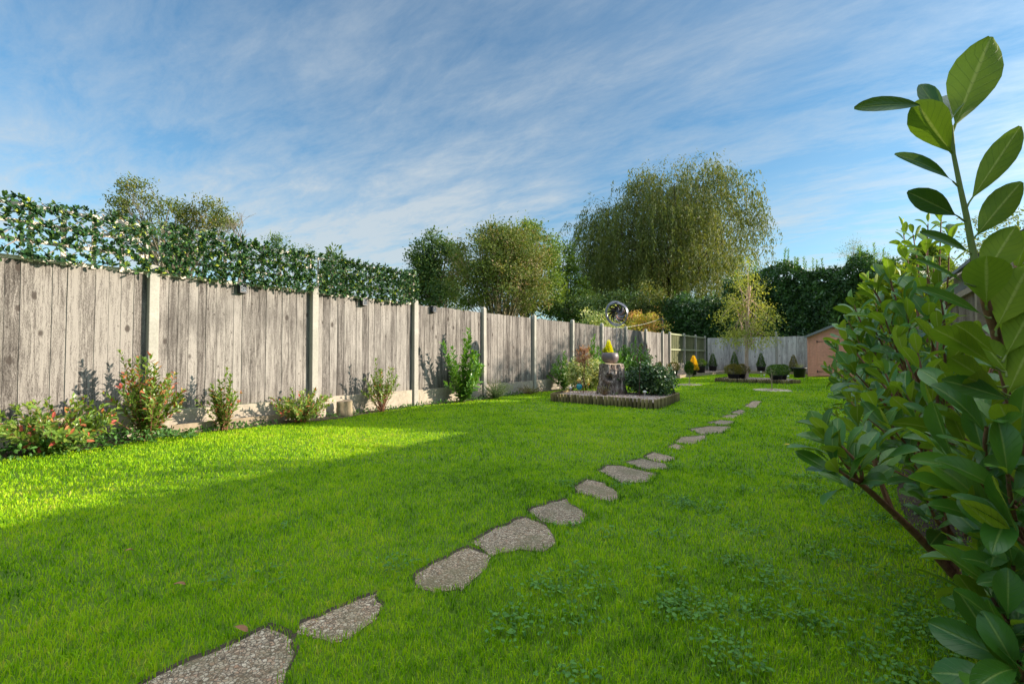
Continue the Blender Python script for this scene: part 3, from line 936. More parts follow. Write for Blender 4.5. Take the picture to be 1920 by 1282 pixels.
def make_fence():
    g = np.random.default_rng(3)
    root = thing('closeboard_fence', 'long weathered closeboard fence with concrete posts down the left side of the lawn', 'fence', (FX, 0, 0))
    pm = post_acc()
    variants = [panel_acc(1.83, .27, 1.76, nb, g) for nb in (16, 17, 18, 16, 17)]
    vo = [None] * 5; post0 = None; gb0 = None
    ys = [FY0 + 1.93 * n for n in range(-2, 10)] + [20.38]
    for i, y in enumerate(ys):
        if post0 is None:
            p = pm.build('post', M['concrete'], root, bevel=.006); post0 = p
        else:
            p = post0.copy(); COL.objects.link(p); p.parent = root
        p.location = (0, y, float(g.normal(0, .008))); p.rotation_euler = (float(g.normal(0, .003)), float(g.normal(0, .005)), 0)
        if i == len(ys) - 1: break
        wd = ys[i + 1] - y - .10
        k = i % 5
        if vo[k] is None:
            q = variants[k].build('panel', M['fence'], root); vo[k] = q
        else:
            q = vo[k].copy(); COL.objects.link(q); q.parent = root
        q.location = (-.035, y + .05, float(g.normal(0, .006))); q.scale = (1, wd / 1.83, 1)
        if gb0 is None:
            a = Acc(); a.box(-.02, .028, 0, 1.83, -.04, .268); a.box(.028, .031, .06, 1.77, .02, .22)
            b = a.build('gravel_board', M['gravel_board'], root); gb0 = b
        else:
            b = gb0.copy(); COL.objects.link(b); b.parent = root
        b.location = (-.02, y + .05, float(g.normal(0, .004))); b.scale = (1, wd / 1.83, 1)
    # back rails
    a = Acc()
    for z in (.45, 1.05, 1.62): a.box(-.085, -.04, ys[0], ys[-1], z, z + .07)
    a.build('rail', M['timber'], root)
    # green section seen from its rail side
    root2 = thing('railed_fence', 'greenish boarded fence showing its rails between pale concrete posts, at the far left', 'fence', (FX, 0, 0))
    gy = [20.38, 22.55, 24.55, 26.42]
    for i in range(1, 4):
        p = pm.build('post', M['concrete'], root2) if i == 1 else p1.copy()
        if i == 1: p1 = p
        else: COL.objects.link(p); p.parent = root2
        p.location = (0, gy[i], 0.02)
    for i in range(3):
        y0, y1 = gy[i] + .05, gy[i + 1] - .05
        q = panel_acc(y1 - y0, .52, 1.80, 17, g, .014).build('panel', M['fence_green'], root2); q.location = (-.05, y0, 0)
        a = Acc()
        for z in (1.08, 1.74): a.box(-.028, .022, y0, y1, z, z + .065)
        a.build('rail', M['green_timber'], root2)
        a = Acc(); a.box(-.03, .015, y0, y1, -.04, .262); a.box(-.03, .012, y0, y1, .268, .52)
        a.build('gravel_board', M['gravel_board'], root2)
    # back fence (boards face -y): build along y then turn
    root3 = thing('closeboard_fence', 'grey closeboard fence in shade across the far end of the garden', 'fence', (FX, BY, 0), -math.pi / 2)
    bs = [0.05, 1.45, 3.27, 5.15, 7.05]
    for i, y in enumerate(bs):
        if i:
            p = p1.copy(); p.data = p1.data; COL.objects.link(p); p.parent = root3; p.location = (0.0, y, .0)
            if i == 2: p.scale = (1, 1, 1.09)
        if i < len(bs) - 1:
            wd = bs[i + 1] - y - .1
            q = panel_acc(wd, .14, 1.77, int(wd / .105), g).build('panel', M['fence_far'], root3); q.location = (-.035, y + .05, 0)
            a = Acc(); a.box(-.03, .02, y + .05, y + .05 + wd, -.04, .14); a.build('gravel_board', M['gravel_board'], root3)
    # right fence (boards face -x)
    root4 = thing('closeboard_fence', 'brown boarded fence behind the tall laurel shrubs at the right', 'fence', (RX, 0, 0), math.pi)
    for i in range(12):
        y = -(-1.5 + i * 1.93)
        q = panel_acc(1.83, .1, 1.60, 17, g).build('panel', M['fence_right'], root4) if i == 0 else qr.copy()
        if i == 0: qr = q
        else: COL.objects.link(q); q.parent = root4
        q.location = (-.03, y - 1.88, 0)
        if i == 0: pp = post_acc(h=1.64).build('post', M['timber'], root4); pr = pp
        else: pp = pr.copy(); COL.objects.link(pp); pp.parent = root4
        pp.location = (0, y, 0)
    a = Acc()
    for z in (.4, 1.0, 1.5): a.box(-.004, .03, -21.5, 1.5, z, z + .06)
    r = a.build('rail', M['timber'], root4)
    a2 = Acc(); a2.box(-.02, .012, -21.5, 1.5, -.03, .1); a2.build('gravel_board', M['gravel_board'], root4)


make_fence()

# ------------------------------------------------------------------ trellis and leaf screens
def make_trellis():
    g = np.random.default_rng(11)
    bays = [(-1.75, .08, 'at the left edge of the photo', 480), (.18, 2.01, 'on the first full fence panel from the left', 780), (2.11, 3.94, 'between the first and second tall concrete posts', 1150), (4.04, 5.90, 'at its right-hand end, before the bare fence top', 1150)]
    for bi, (y0, y1, where, nl) in enumerate(bays):
        t = thing('timber_trellis', 'pale square timber trellis topping the fence, ' + where, 'trellis', (FX - .02, y0, 1.735), group='trellis panels along the fence top')
        w = y1 - y0; n = 9
        for i in range(n):
            yy = w * i / (n - 1)
            a = Acc(); a.box(.001, .018, max(0, yy - .019), min(w, yy + .019), 0, .545)
            o = a.build('slat', M['trellis'], t)
        for z in (.012, .18, .345, .505):
            a = Acc(); a.box(-.02, .0, 0, w, z, z + .036); a.build('rail', M['trellis'], t)
        s = thing('leaf_screen', 'artificial ivy leaf screen ' + where, 'leaf screen', (FX + .03, y0, 1.768), group='leaf screens along the fence top')
        H = .53
        a = Acc()
        cuts = []
        for sgn in (1, -1):
            for k in np.arange(-H, w + H, .125 if bi > 1 else .15):
                pts = []
                for z in (0, H):
                    y = k + sgn * (z - (0 if sgn > 0 else H)) * 1.05
                    pts.append((z, y))
                (za, ya), (zb, yb) = pts
                # clip to the bay
                ts = np.linspace(0, 1, 30); yy = ya + (yb - ya) * ts; zz = za + (zb - za) * ts
                m = (yy > -.02) & (yy < w + .02)
                if m.sum() < 3: continue
                yy, zz = yy[m], zz[m]
                P = np.c_[np.full(2, .006 * sgn), [yy[0], yy[-1]], [zz[0], zz[-1]]]
                P = np.r_[P[:1], P.mean(0)[None] + g.normal(0, .006, 3), P[1:]]
                a.tube(P, .0035, 4)
                for j in range(0, len(yy), 1): cuts.append((yy[j], zz[j], sgn))
        a.build('lattice', M['stick'], s)
        cuts = np.array(cuts)
        idx = g.integers(0, len(cuts), nl)
        if bi < 2: 
            idx = idx[(g.random(nl) < .9)]
        c = cuts[idx]
        C = []; D = []
        for (yy, zz, sg) in c:
            k = g.integers(3, 6)
            bd = unit(np.array([.25, g.normal(0, .6), g.normal(.1, .7)]))
            for q in range(k):
                C.append((.015 + g.uniform(0, .03), yy + g.normal(0, .012), zz + g.normal(0, .012)))
                D.append(bd + g.normal(0, .55, 3) + (.35, 0, 0))
        C = np.array(C); D = np.array(D); m = len(C)
        Nn = np.c_[np.ones(m) * .8, g.normal(0, .5, m), np.ones(m) * .6 + g.normal(0, .5, m)]
        Lf = g.uniform(.038, .064, m)
        a = Acc(); add_leaves(a, C, D, Nn, Lf, Lf * g.uniform(.42, .6, m), np.clip(g.beta(1.6, 2.2, m) + (g.random(m) < .05) * .5, 0, 1), T6)
        a.build('leaves', M['screen_leaf'], s)


make_trellis()


def on_fence(px, py, off=0.0):
    d, F = ray(px, py); t = (FX + off) / d[0]
    return np.array([0, 0, CAMH]) + d * t


def solar_lamp(loc, label):
    t = thing('wall_lamp', label, 'solar lamp', loc, group='small black lamps fixed high on the fence')
    a = Acc(); a.box(0, .012, -.05, .05, -.065, .065); a.build('back_plate', M['black'], t, bevel=.003)
    a = Acc()
    a.box(.012, .075, -.048, .048, .043, .055); a.box(.012, .075, -.048, .048, -.058, -.047)
    for y in (-.044, .044):
        for x in (.018, .068): a.box(x - .004, x + .004, y - .004, y + .004, -.047, .043)
    for z in (-.012, .018):
        a.box(.0645, .0715, -.044, .044, z - .003, z + .003)
    an = np.linspace(0, 2 * math.pi, 13)
    a.tube(np.c_[np.full(13, .074), np.cos(an) * .02, np.sin(an) * .02 + .003], .003, 5, cap=False)
    a.build('cage', M['black'], t)
    a = Acc(); a.box(.0125, .060, -.036, .036, -.04, .036); a.build('lens', M['lens'], t, bevel=.006)


for (px, py), lb in zip([(453, 541), (680, 566), (811, 580)], ['black caged lamp on the fence under the leaf screen, nearest the camera', 'black caged lamp on the fence below the right end of the leaf screen', 'small black caged lamp on the bare fence panel, above the tall young laurel']):
    solar_lamp(on_fence(px, py, -.012), lb)

# ------------------------------------------------------------------ generic plants
def bez(p0, p1, p2, n):
    t = np.linspace(0, 1, n)[:, None]
    return (1 - t) ** 2 * p0 + 2 * t * (1 - t) * p1 + t ** 2 * p2


def tree(name, label, cat, base, trunk_h, trunk_r, blobs, nclump, nleaf, leaf, mat, bark='bark', cr=.35, nb=40, group=None, seed=1, shell=.55, br=.5, leafw=.45, droop=0.0, up=.3, tmpl=T4, br_mid=None):
    g = np.random.default_rng(seed)
    t = thing(name, label, cat, base, group=group)
    C = []
    vol = np.array([b[3] * b[4] * b[5] for b in blobs]) ** (2 / 3.); vol = vol / vol.sum()
    pick = g.choice(len(blobs), nclump, p=vol)
    for i in pick:
        b = blobs[i]; d = unit(g.normal(size=3))
        r = g.uniform(shell, 1.0) ** .7
        C.append(np.array(b[:3]) + d * r * np.array(b[3:6]))
    C = np.array(C); C = C[C[:, 2] > .15]
    nclump = len(C)
    ctr = np.average(np.array([b[:3] for b in blobs]), axis=0, weights=vol)
    sz = g.uniform(.55, 1.35, nclump) * cr
    ci = g.integers(0, nclump, nleaf)
    off = g.normal(size=(nleaf, 3)) * sz[ci][:, None] * (1, 1, .8)
    P = C[ci] + off
    P[:, 2] = np.maximum(P[:, 2], .05)
    out = unit(P - ctr)
    D = unit(out * .5 + rdir(nleaf, g) * .9 + np.array([0, 0, up - droop]))
    N = unit(out * .5 + rdir(nleaf, g) * .7 + np.array([0, 0, .6]))
    L = leaf * g.uniform(.6, 1.4, nleaf)
    ct = g.normal(0, .16, nclump)
    tint = np.clip(.45 + ct[ci] + g.normal(0, .2, nleaf), 0, 1)
    a = Acc(); add_leaves(a, P, D, N, L, L * leafw, tint, tmpl)
    a.build('crown', M[mat], t)
    a = Acc()
    bend = g.normal(0, .04, 2) * trunk_h
    top = np.array([bend[0], bend[1], trunk_h])
    Pt = bez(np.zeros(3), np.array([0, 0, trunk_h * .5]), top, 8)
    a.tube(Pt, np.linspace(trunk_r, trunk_r * .55, 8), 8)
    sel = g.permutation(nclump)[:nb]
    for i in sel:
        f = g.uniform(br, 1.0); s = Pt[int(f * 7)]
        e = C[i]; mdl = (s + e) / 2 + np.array([0, 0, .12 * np.linalg.norm(e - s)]) + g.normal(0, .08, 3) * np.linalg.norm(e - s)
        r0 = trunk_r * g.uniform(.16, .34)
        a.tube(bez(s, mdl, e, 7), np.linspace(r0, max(.004, r0 * .15), 7), 5, cap=False)
    a.build('trunk', M[bark], t, smooth=True)
    return t


def shoots_shrub(name, label, cat, base, H, Rr, ns, leafL, mat, stem='twig', seed=1, lw=.42, spacing=.018, red=0.0, tmpl=T6, start=.15, upright=.6, lean=(0, 0), group=None, tips=None, leafbias=(.0)):
    g = np.random.default_rng(seed)
    t = thing(name, label, cat, base, group=group)
    sa = Acc(); C = []; D = []; N = []; TT = []; LL = []
    for k in range(ns):
        if tips is not None and k < len(tips):
            tip = np.array(tips[k], float)
        else:
            az = g.uniform(0, 6.283); rr = Rr * math.sqrt(g.random()); h = H * g.uniform(.45, 1.0) * (1 - .35 * (rr / Rr) ** 2)
            tip = np.array([math.cos(az) * rr + lean[0], math.sin(az) * rr + lean[1], h])
        b0 = np.array([g.normal(0, .02), g.normal(0, .02), 0])
        mid = np.array([tip[0] * (1 - upright) * 1.1, tip[1] * (1 - upright) * 1.1, tip[2] * .55]) + g.normal(0, .02, 3)
        Ln = np.linalg.norm(tip - b0)
        Pt = bez(b0, mid, tip, 12)
        sa.tube(Pt, np.linspace(.003 + .003 * H, .0012, 12), 5, cap=False)
        n = int(Ln * (1 - start) / spacing)
        for j in range(n + 4):
            f = start + (1 - start) * min(1, j / max(1, n))
            q = f * 11; i = min(10, int(q)); p = Pt[i] + (Pt[i + 1] - Pt[i]) * (q - i); tn = unit(Pt[i + 1] - Pt[i])
            ang = j * 2.4 + k; ax = unit(np.cross(tn, [0.3, .2, 1.0])); bx = np.cross(tn, ax)
            out = ax * math.cos(ang) + bx * math.sin(ang)
            rise = .35 + .7 * f
            C.append(p); D.append(out + tn * rise + g.normal(0, .22, 3)); N.append(tn * 1.0 - out * .6 + (0, 0, .5) + g.normal(0, .2, 3))
            LL.append(leafL * g.uniform(.6, 1.15) * (1 if f < .9 else .8))
            base_t = g.uniform(.1, .58) + leafbias
            if g.random() < red * (.4 + f): base_t = g.uniform(.68, 1)
            TT.append(min(1, base_t))
    a = Acc(); LL = np.array(LL)
    add_leaves(a, np.array(C), np.array(D), np.array(N), LL, LL * lw, np.array(TT), tmpl)
    a.build('leaves', M[mat], t)
    sa.build('stem', M[stem], t)
    return t


def conifer(name, label, base, H, Rr, n, mat, seed=1, shape='cone', leaf=.10, z0=0.0, group=None, parent=None, cat='conifer', stem_h=None):
    g = np.random.default_rng(seed)
    t = thing(name, label, cat, base, group=group) if parent is None else parent
    z = g.random(n)
    if shape == 'cone':
        prof = lambda s: np.sin(np.clip(s * 1.25 + .18, 0, 3.1)) ** .8 * (1 - s) ** .75 * 1.45
        z = 1 - np.sqrt(1 - z * .995)
    elif shape == 'ball':
        prof = lambda s: np.sqrt(np.clip(1 - (2 * s - 1) ** 2, 0, 1))
    elif shape == 'pyramid':
        prof = lambda s: np.clip(1 - s, 0, 1) ** .85 * np.clip(s * 7 + .45, 0, 1)
        z = 1 - np.sqrt(1 - z * .995)
    else:  # column
        prof = lambda s: np.clip((1 - s) * 3, 0, 1) ** .6 * (.7 + .3 * np.sin(s * 2.6))
    az = g.uniform(0, 6.283, n)
    lump = 1 + .14 * np.sin(az * 5 + z * 13) + .10 * np.sin(az * 9 - z * 21)
    r = Rr * prof(z) * lump * (1 - .45 * g.random(n) ** 2)
    P = np.c_[np.cos(az) * r, np.sin(az) * r, z0 + z * H]
    out = np.c_[np.cos(az), np.sin(az), np.full(n, .75)]
    D = unit(out + g.normal(0, .35, (n, 3)))
    N = rdir(n, g)
    L = leaf * g.uniform(.6, 1.4, n)
    tint = np.clip(g.normal(.45, .2, n) + .25 * (z - .5) + .1 * np.sin(az * 5 + z * 13), 0, 1)
    a = Acc(); add_leaves(a, P, D, N, L, L * .42, tint, T4)
    a.build('foliage', M[mat], t)
    a = Acc(); a.tube([(0, 0, 0), (0, 0, z0 + H * .35), (0, 0, z0 + H * .85)], [max(.012, Rr * .07), max(.01, Rr * .05), .006], 6)
    a.build('stem', M['bark'], t)
    return t


# ------------------------------------------------------------------ shrubs along the left fence
def gp(px, py, x=None, z=0.0):
    p = on_ground(px, py, z)
    if x is not None:
        d, F = ray(px, py); s = x / d[0]; p = np.array([x, d[1] * s, 0.0])
    return p


gr = 'shrubs planted along the left fence'
def fence_y(px):
    d, F = ray(px, 700); return d[1] * (FX + .25) / d[0]

shoots_shrub('photinia_shrub', 'low wide red-tinged shrub nearest the camera at the foot of the fence', 'shrub', (FX + .36, fence_y(95), 0), .52, .46, 76, .076, 'photinia', seed=21, red=.07, group=gr)
shoots_shrub('photinia_shrub', 'tallest red and green shrub, in front of the first tall concrete post', 'shrub', (FX + .33, fence_y(272), 0), .90, .31, 58, .072, 'photinia', seed=22, red=.15, group=gr, tips=[(-.05, -.22, .90), (-.02, .02, .86), (.0, .28, .42), (0, -.35, .5), (.0, -.5, .42)])
shoots_shrub('photinia_shrub', 'narrow dark green and red shrub between the first and second concrete posts', 'shrub', (FX + .30, fence_y(418), 0), .70, .18, 36, .066, 'photinia', seed=23, red=.09, group=gr, tips=[(0, .02, .70), (0, .06, .62), (0, -.28, .36)])
shoots_shrub('photinia_shrub', 'rounded bushy red and yellow-green shrub in front of the second concrete post', 'shrub', (FX + .32, fence_y(560), 0), .46, .40, 90, .058, 'photinia', seed=24, red=.09, group=gr, leafbias=.05)
shoots_shrub('photinia_shrub', 'airy open shrub with thin bare stems beside the cut log', 'shrub', (FX + .30, fence_y(712), 0), .76, .30, 44, .064, 'photinia', seed=25, red=.04, group=gr, start=.42, tips=[(0, -.12, .80), (0, .14, .66), (0, .26, .5)])
shoots_shrub('young_laurel', 'tall young laurel with one high upright shoot against the fence', 'laurel', (FX + .33, fence_y(862), 0), 1.0, .42, 34, .125, 'laurel_small', seed=26, group=gr, stem='green_stem', lw=.48, spacing=.022,
             tips=[(.02, .12, 1.34), (.02, .16, 1.2), (0, .05, 1.12), (0, -.52, 1.04), (0, -.30, .98), (0, .42, .66), (0, .50, .56), (.05, .0, .95), (.1, .15, .9), (0, -.4, .8), (0, .3, .85), (0, -.2, .7)], start=.10, upright=.5)
shoots_shrub('lavender_bush', 'small spiky grey-green bush beside the tall young laurel', 'shrub', (FX + .30, fence_y(926), 0), .40, .36, 90, .045, 'lav', seed=27, group=gr, lw=.22, tmpl=T4, stem='green_stem')
shoots_shrub('heather_bush', 'very low bronze-green bush between the spiky bush and the stump bed', 'shrub', (FX + .30, fence_y(990), 0), .22, .40, 60, .035, 'bronze', seed=28, group=gr, lw=.3, tmpl=T4)
shoots_shrub('young_laurel', 'bright green laurel against the fence, left of the stump bed', 'laurel', (FX + .33, fence_y(1052), 0), .98, .42, 40, .10, 'laurel_small', seed=29, group=gr, stem='green_stem', start=.2)
shoots_shrub('young_laurel', 'laurel behind the stump bed with a tall shoot, left of the bowl', 'laurel', (FX + .35, fence_y(1106), 0), 1.2, .5, 46, .115, 'laurel_small', seed=30, group=gr, stem='green_stem', tips=[(0, .1, 1.42), (0, -.1, 1.25), (0, .35, 1.1)])
shoots_shrub('young_laurel', 'laurel mostly hidden behind the bowl and golden conifer', 'laurel', (FX + .35, fence_y(1152), 0), 1.15, .5, 40, .115, 'laurel_small', seed=31, group=gr, stem='green_stem')
shoots_shrub('young_laurel', 'dense tall laurel right of the stump, behind the dark round bush', 'laurel', (FX + .42, fence_y(1181), 0), 1.35, .6, 80, .115, 'laurel_small', seed=32, group=gr, stem='green_stem', tips=[(0, .1, 1.45), (0, -.3, 1.2)])
g_ = np.random.default_rng(5)
# ground cover at the foot of the nearest shrubs
n = 2600
yy = np.concatenate([g_.uniform(.3, 2.3, 1500), g_.uniform(2.3, 3.3, 350), g_.uniform(3.9, 9, 750)])
xx = FX + .06 + g_.random(n) ** 1.2 * np.where(yy < 2.3, .62, .30)
P = np.c_[xx, yy, g_.uniform(.0, 1, n) * np.where(yy < 2.1, .13, .05) + .01]
a = Acc(); add_leaves(a, P, rdir(n, g_) + (0, 0, .3), rdir(n, g_) + (0, 0, 1), g_.uniform(.025, .055, n), g_.uniform(.014, .028, n), g_.random(n), T6)
tag(a.build('ground_cover', M['cover']), 'low dark green leafy ground cover at the foot of the fence shrubs', 'ground cover', kind='stuff')
# fallen log, edging board and stone at the fence foot
a = Acc(); zz = np.linspace(0, 1, 8)
an = np.linspace(0, 2 * math.pi, 20, endpoint=False)
V = np.array([[(.105 + .02 * math.sin(3 * q + 1) + g_.normal(0, .007) - .012 * z) * math.cos(q), (.105 + .02 * math.sin(3 * q + 1) + g_.normal(0, .007)) * math.sin(q), z * .24 + .01 * math.sin(q)] for z in zz for q in an])
F = [[i * 20 + j, i * 20 + (j + 1) % 20, (i + 1) * 20 + (j + 1) % 20, (i + 1) * 20 + j] for i in range(7) for j in range(20)]
lg = thing('cut_log', 'short mossy cut log standing against the fence foot, beside the airy shrub', 'log', (FX + .25, fence_y(648), -.02))
a.add(V, F); a.build('bark', M['bark_pale'], lg, smooth=True)
a = Acc(); a.add(V[-20:] + (0, 0, .0008), [list(range(20))]); a.build('cut_face', M['timber'], lg)
a = Acc(); V = []
a.lathe([(.001, .16), (.05, .155), (.075, .12), (.08, .06), (.07, 0)], sides=14, tint=.5)
st = a.build('stone', M['gravel_board'], smooth=True, loc=(FX + .13, fence_y(612), 0)); st.scale = (.45, 1, 1)
tag(st, 'small flat grey stone leaning on the fence foot, left of the cut log', 'stone')
a = Acc(); a.box(-.012, .012, 0, 1.25, -.02, .115)
tag(a.build('edging_board', M['timber'], loc=(FX + .16, fence_y(330), 0)), 'pinkish low edging board below the fence beside the tallest red shrub', 'edging')

# ------------------------------------------------------------------ the stump bed
def stump():
    g = np.random.default_rng(9)
    c = np.array([-3.86, 8.98, .09])
    t = thing('tree_stump', 'big grey hollow-knotted tree stump standing in the gravel bed', 'tree stump', c)
    ns, nz = 96, 56
    an = np.linspace(0, 2 * math.pi, ns, endpoint=False); zs = np.linspace(0, 1, nz)
    kd = math.atan2(-c[1], -c[0]) - .22   # the knot hole looks at the lawn
    V = []
    ph = g.uniform(0, 6.28, 8)
    for z in zs:
        for q in an:
            r = .235 + .035 * (1 - z) ** 3 + .012 * math.sin(2 * q + ph[0]) + .016 * math.sin(5 * q + ph[1] + z) + .010 * math.sin(11 * q + ph[2] + 2 * z) + .005 * math.sin(23 * q + 5 * z + ph[3]) + .006 * math.sin(14 * z + 3 * q)
            r += .004 * math.sin(41 * q + ph[4] + 3 * math.sin(7 * z)) + g.normal(0, .0015)
            r += (1 - z) ** 5 * .05 * max(0, math.sin(4 * q + ph[5]))
            # shoulder falling away on the right side of the top
            dq = (q - (kd + 1.35) + math.pi) % (2 * math.pi) - math.pi
            sh = math.exp(-(dq / .9) ** 2)
            zz = z * .61
            r *= 1 - .25 * sh * max(0, (z - .72) / .28) ** 1.5
            dk = (q - kd + math.pi) % (2 * math.pi) - math.pi
            kr = math.hypot(dk * .22, (zz - .34) * .9)
            r += .045 * math.exp(-((kr - .075) / .035) ** 2) - .15 * math.exp(-(kr / .045) ** 2)
            V.append((r * math.cos(q), r * math.sin(q), zz + .012 * math.sin(3 * q + 1) * z))
    F = [[i * ns + j, i * ns + (j + 1) % ns, (i + 1) * ns + (j + 1) % ns, (i + 1) * ns + j] for i in range(nz - 1) for j in range(ns)]
    a = Acc(); a.add(V, F)
    m, tt, out = new_mat('stump_bark')
    tc = tt.n('ShaderNodeTexCoord'); v = tt.mapping(tc.outputs['Object'], scale=(1, 1, .3))
    n1 = tt.noise(v, 28, 7, .7, 1.2); n2 = tt.noise(tc.outputs['Object'], 6, 4, .6)
    cc = tt.ramp(n1, [(.36, (.02, .015, .012)), (.47, (.13, .10, .085)), (.56, (.34, .28, .24)), (.68, (.62, .55, .48))])
    cc = tt.mix(tt.ramp(n2, [(.5, (0, 0, 0)), (.7, (.55, .55, .55))]), cc, (.20, .10, .055))
    p = tt.n('ShaderNodeBsdfPrincipled'); tt.l(cc, p.inputs['Base Color']); p.inputs['Roughness'].default_value = .9
    tt.l(tt.bump(n1, 1.0, .02), p.inputs['Normal']); tt.l(p.outputs[0], out.inputs[0])
    a.build('bark', m, t, smooth=True)
    top = np.array(V[-ns:])
    a = Acc(); cen = top.mean(0) + (0, 0, .01)
    a.add(np.r_[top + (0, 0, .0006), [cen]], [[j, (j + 1) % ns, ns] for j in range(ns)])
    a.build('cut_face', plain('sawn_wood', (.58, .44, .28), .8, noise=.25, scale=30), t)
    # bowl on the stump
    bc = c + np.array([-.045, .0, .628])
    b = thing('bowl_planter', 'round purple-grey ceramic bowl planter standing on the stump', 'planter', bc)
    a = Acc()
    prof = [(.001, .0), (.09, .0), (.125, .02), (.158, .06), (.170, .11), (.164, .16), (.148, .20), (.141, .206), (.134, .20), (.146, .16), (.14, .15)]
    a.lathe(prof, sides=48); a.build('bowl', M['bowl'], b, smooth=True)
    a = Acc(); a.lathe([(.001, .178), (.142, .172)], sides=24); a.build('soil', M['soil'], b)
    conifer('golden_conifer', 'vivid yellow little cone conifer growing in the bowl on the stump', bc + (-.03, 0, .172), .30, .088, 3200, 'vivid', seed=3, shape='pyramid', leaf=.022, cat='conifer')
    conifer('low_conifer', 'small yellow-green tuft beside the vivid cone in the bowl', bc + (-.085, -.03, .172), .12, .05, 700, 'gold', seed=4, leaf=.02, shape='ball', cat='plant')
    return c, bc


sc, bc = stump()


def spinner():
    base = np.array([sc[0] - .02, sc[1] + .27, .09])
    d, F = ray(1157, 588)
    # height at which the ring hangs, from its distance
    Z = -base[0] * math.sin(TH) + base[1] * math.cos(TH)
    zc = CAMH + Z * math.tan(math.atan((641 - 588) / FPX) + PITCH)
    t = thing('wind_spinner', 'metal wind spinner with curved blades in two rings on a tall pole behind the stump', 'wind spinner', base)
    h = zc - base[2]
    a = Acc(); a.tube([(0, 0, 0), (0, 0, h - .27)], .008, 8); a.build('pole', M['steel'], t, smooth=True)
    def ring(rad, w, tilt, yaw, name, mat, cx=0.0):
        an = np.linspace(0, 2 * math.pi, 49)[:-1]
        Mx = Matrix.Rotation(yaw, 4, 'Z') @ Matrix.Rotation(tilt, 4, 'X')
        Vv = []
        for q in an:
            tw = .5 * math.sin(q + .6)
            ww = w * (.35 + .65 * abs(math.sin(q / 2 + .4)))
            for s in (-1, 1):
                for e in (0, .004):
                    r = rad + e + s * ww * .5 * math.sin(tw); yv = s * ww * .5 * math.cos(tw)
                    Vv.append(tuple(Mx @ Vector((r * math.cos(q), yv, r * math.sin(q)))))
        Vv = np.array(Vv) + (cx, 0, h)
        F = []
        for i in range(48):
            b0, b1_ = 4 * i, 4 * ((i + 1) % 48)
            for j, k in ((0, 1), (1, 3), (3, 2), (2, 0)): F.append([b0 + j, b0 + k, b1_ + k, b1_ + j])
        a = Acc(); a.add(Vv, F); a.build(name, mat, t, smooth=False)
    ring(.245, .085, 0, TH + .35, 'ring', M['steel'])
    ring(.215, .075, .15, TH - .45, 'ring', M['steel'], .01)
    g = np.random.default_rng(2)
    Rz = Matrix.Rotation(TH, 4, 'Z')
    for k in range(12):
        q0 = k * 2 * math.pi / 12
        Vv = []
        for i in range(9):
            f = i / 8; r = .03 + .165 * f; q = q0 + 1.0 * f
            w = .045 * math.sin(math.pi * (.12 + .86 * f)) ** .7
            for s in (-1, 1):
                p = Vector(((r) * math.cos(q) - s * w * math.sin(q) * .6, (.02 if k % 2 else -.02) + s * w * .7, (r) * math.sin(q) + s * w * math.cos(q) * .6))
                Vv.append(tuple(Rz @ p + Vector((0, 0, h))))
        F = [[2 * i, 2 * i + 1, 2 * i + 3, 2 * i + 2] for i in range(8)]
        a = Acc(); a.add(Vv, F)
        o = a.build('blade', M['copper'] if k % 2 else M['steel'], t)
        sm = o.modifiers.new('solid', 'SOLIDIFY'); sm.thickness = .003
    a = Acc(); a.tube([tuple(Rz @ Vector((0, -.05, 0)) + Vector((0, 0, h))), tuple(Rz @ Vector((0, .05, 0)) + Vector((0, 0, h)))], .02, 10); a.build('hub', M['copper'], t)


spinner()


def small_spinner():
    b = on_ground(1199, 745, .10)
    t = thing('wind_ornament', 'dark rusty curled wind ornament on a thin pole in front of the dark bush', 'wind spinner', b)
    Z = -b[0] * math.sin(TH) + b[1] * math.cos(TH)
    h = CAMH + Z * math.tan(math.atan((641 - 664) / FPX) + PITCH) - b[2]
    a = Acc(); a.tube([(0, 0, 0), (.004, 0, h * .5), (.03, .01, h)], .006, 8); a.build('pole', M['copper'], t, smooth=True)
    Rz = Matrix.Rotation(TH, 4, 'Z')
    for k in range(9):
        q0 = k * 2 * math.pi / 9; an = np.linspace(0, 2.5, 9)
        Vv = []
        for i, q in enumerate(an):
            w = .034 * math.sin(math.pi * (.1 + .85 * i / 8))
            cx, cz = .11 * math.cos(q0), .11 * math.sin(q0)
            for s in (-1, 1):
                p = Vector((cx + .09 * math.cos(q0 + q + 3.6), s * w + .02 * math.sin(k * 2.), cz + .09 * math.sin(q0 + q + 3.6)))
                Vv.append(tuple(Rz @ p + Vector((.03, .01, h + .02))))
        a = Acc(); a.add(Vv, [[2 * i, 2 * i + 1, 2 * i + 3, 2 * i + 2] for i in range(8)])
        o = a.build('blade', M['copper'], t); sm = o.modifiers.new('solid', 'SOLIDIFY'); sm.thickness = .003


small_spinner()


def bush_at(name, label, px, py, z, H, Rr, n, leaf, mat, seed, nclump=60, tint=0, cr=.07, cat='shrub', tmpl=T6, lw=.45):
    b = on_ground(px, py, z)
    return tree(name, label, cat, b, H * .4, .012, [(0, 0, H * .55, Rr, Rr, H * .48)], nclump, n, leaf, mat, bark='twig', cr=cr, nb=30, seed=seed, leafw=lw, tmpl=tmpl, br=.0, shell=.3)


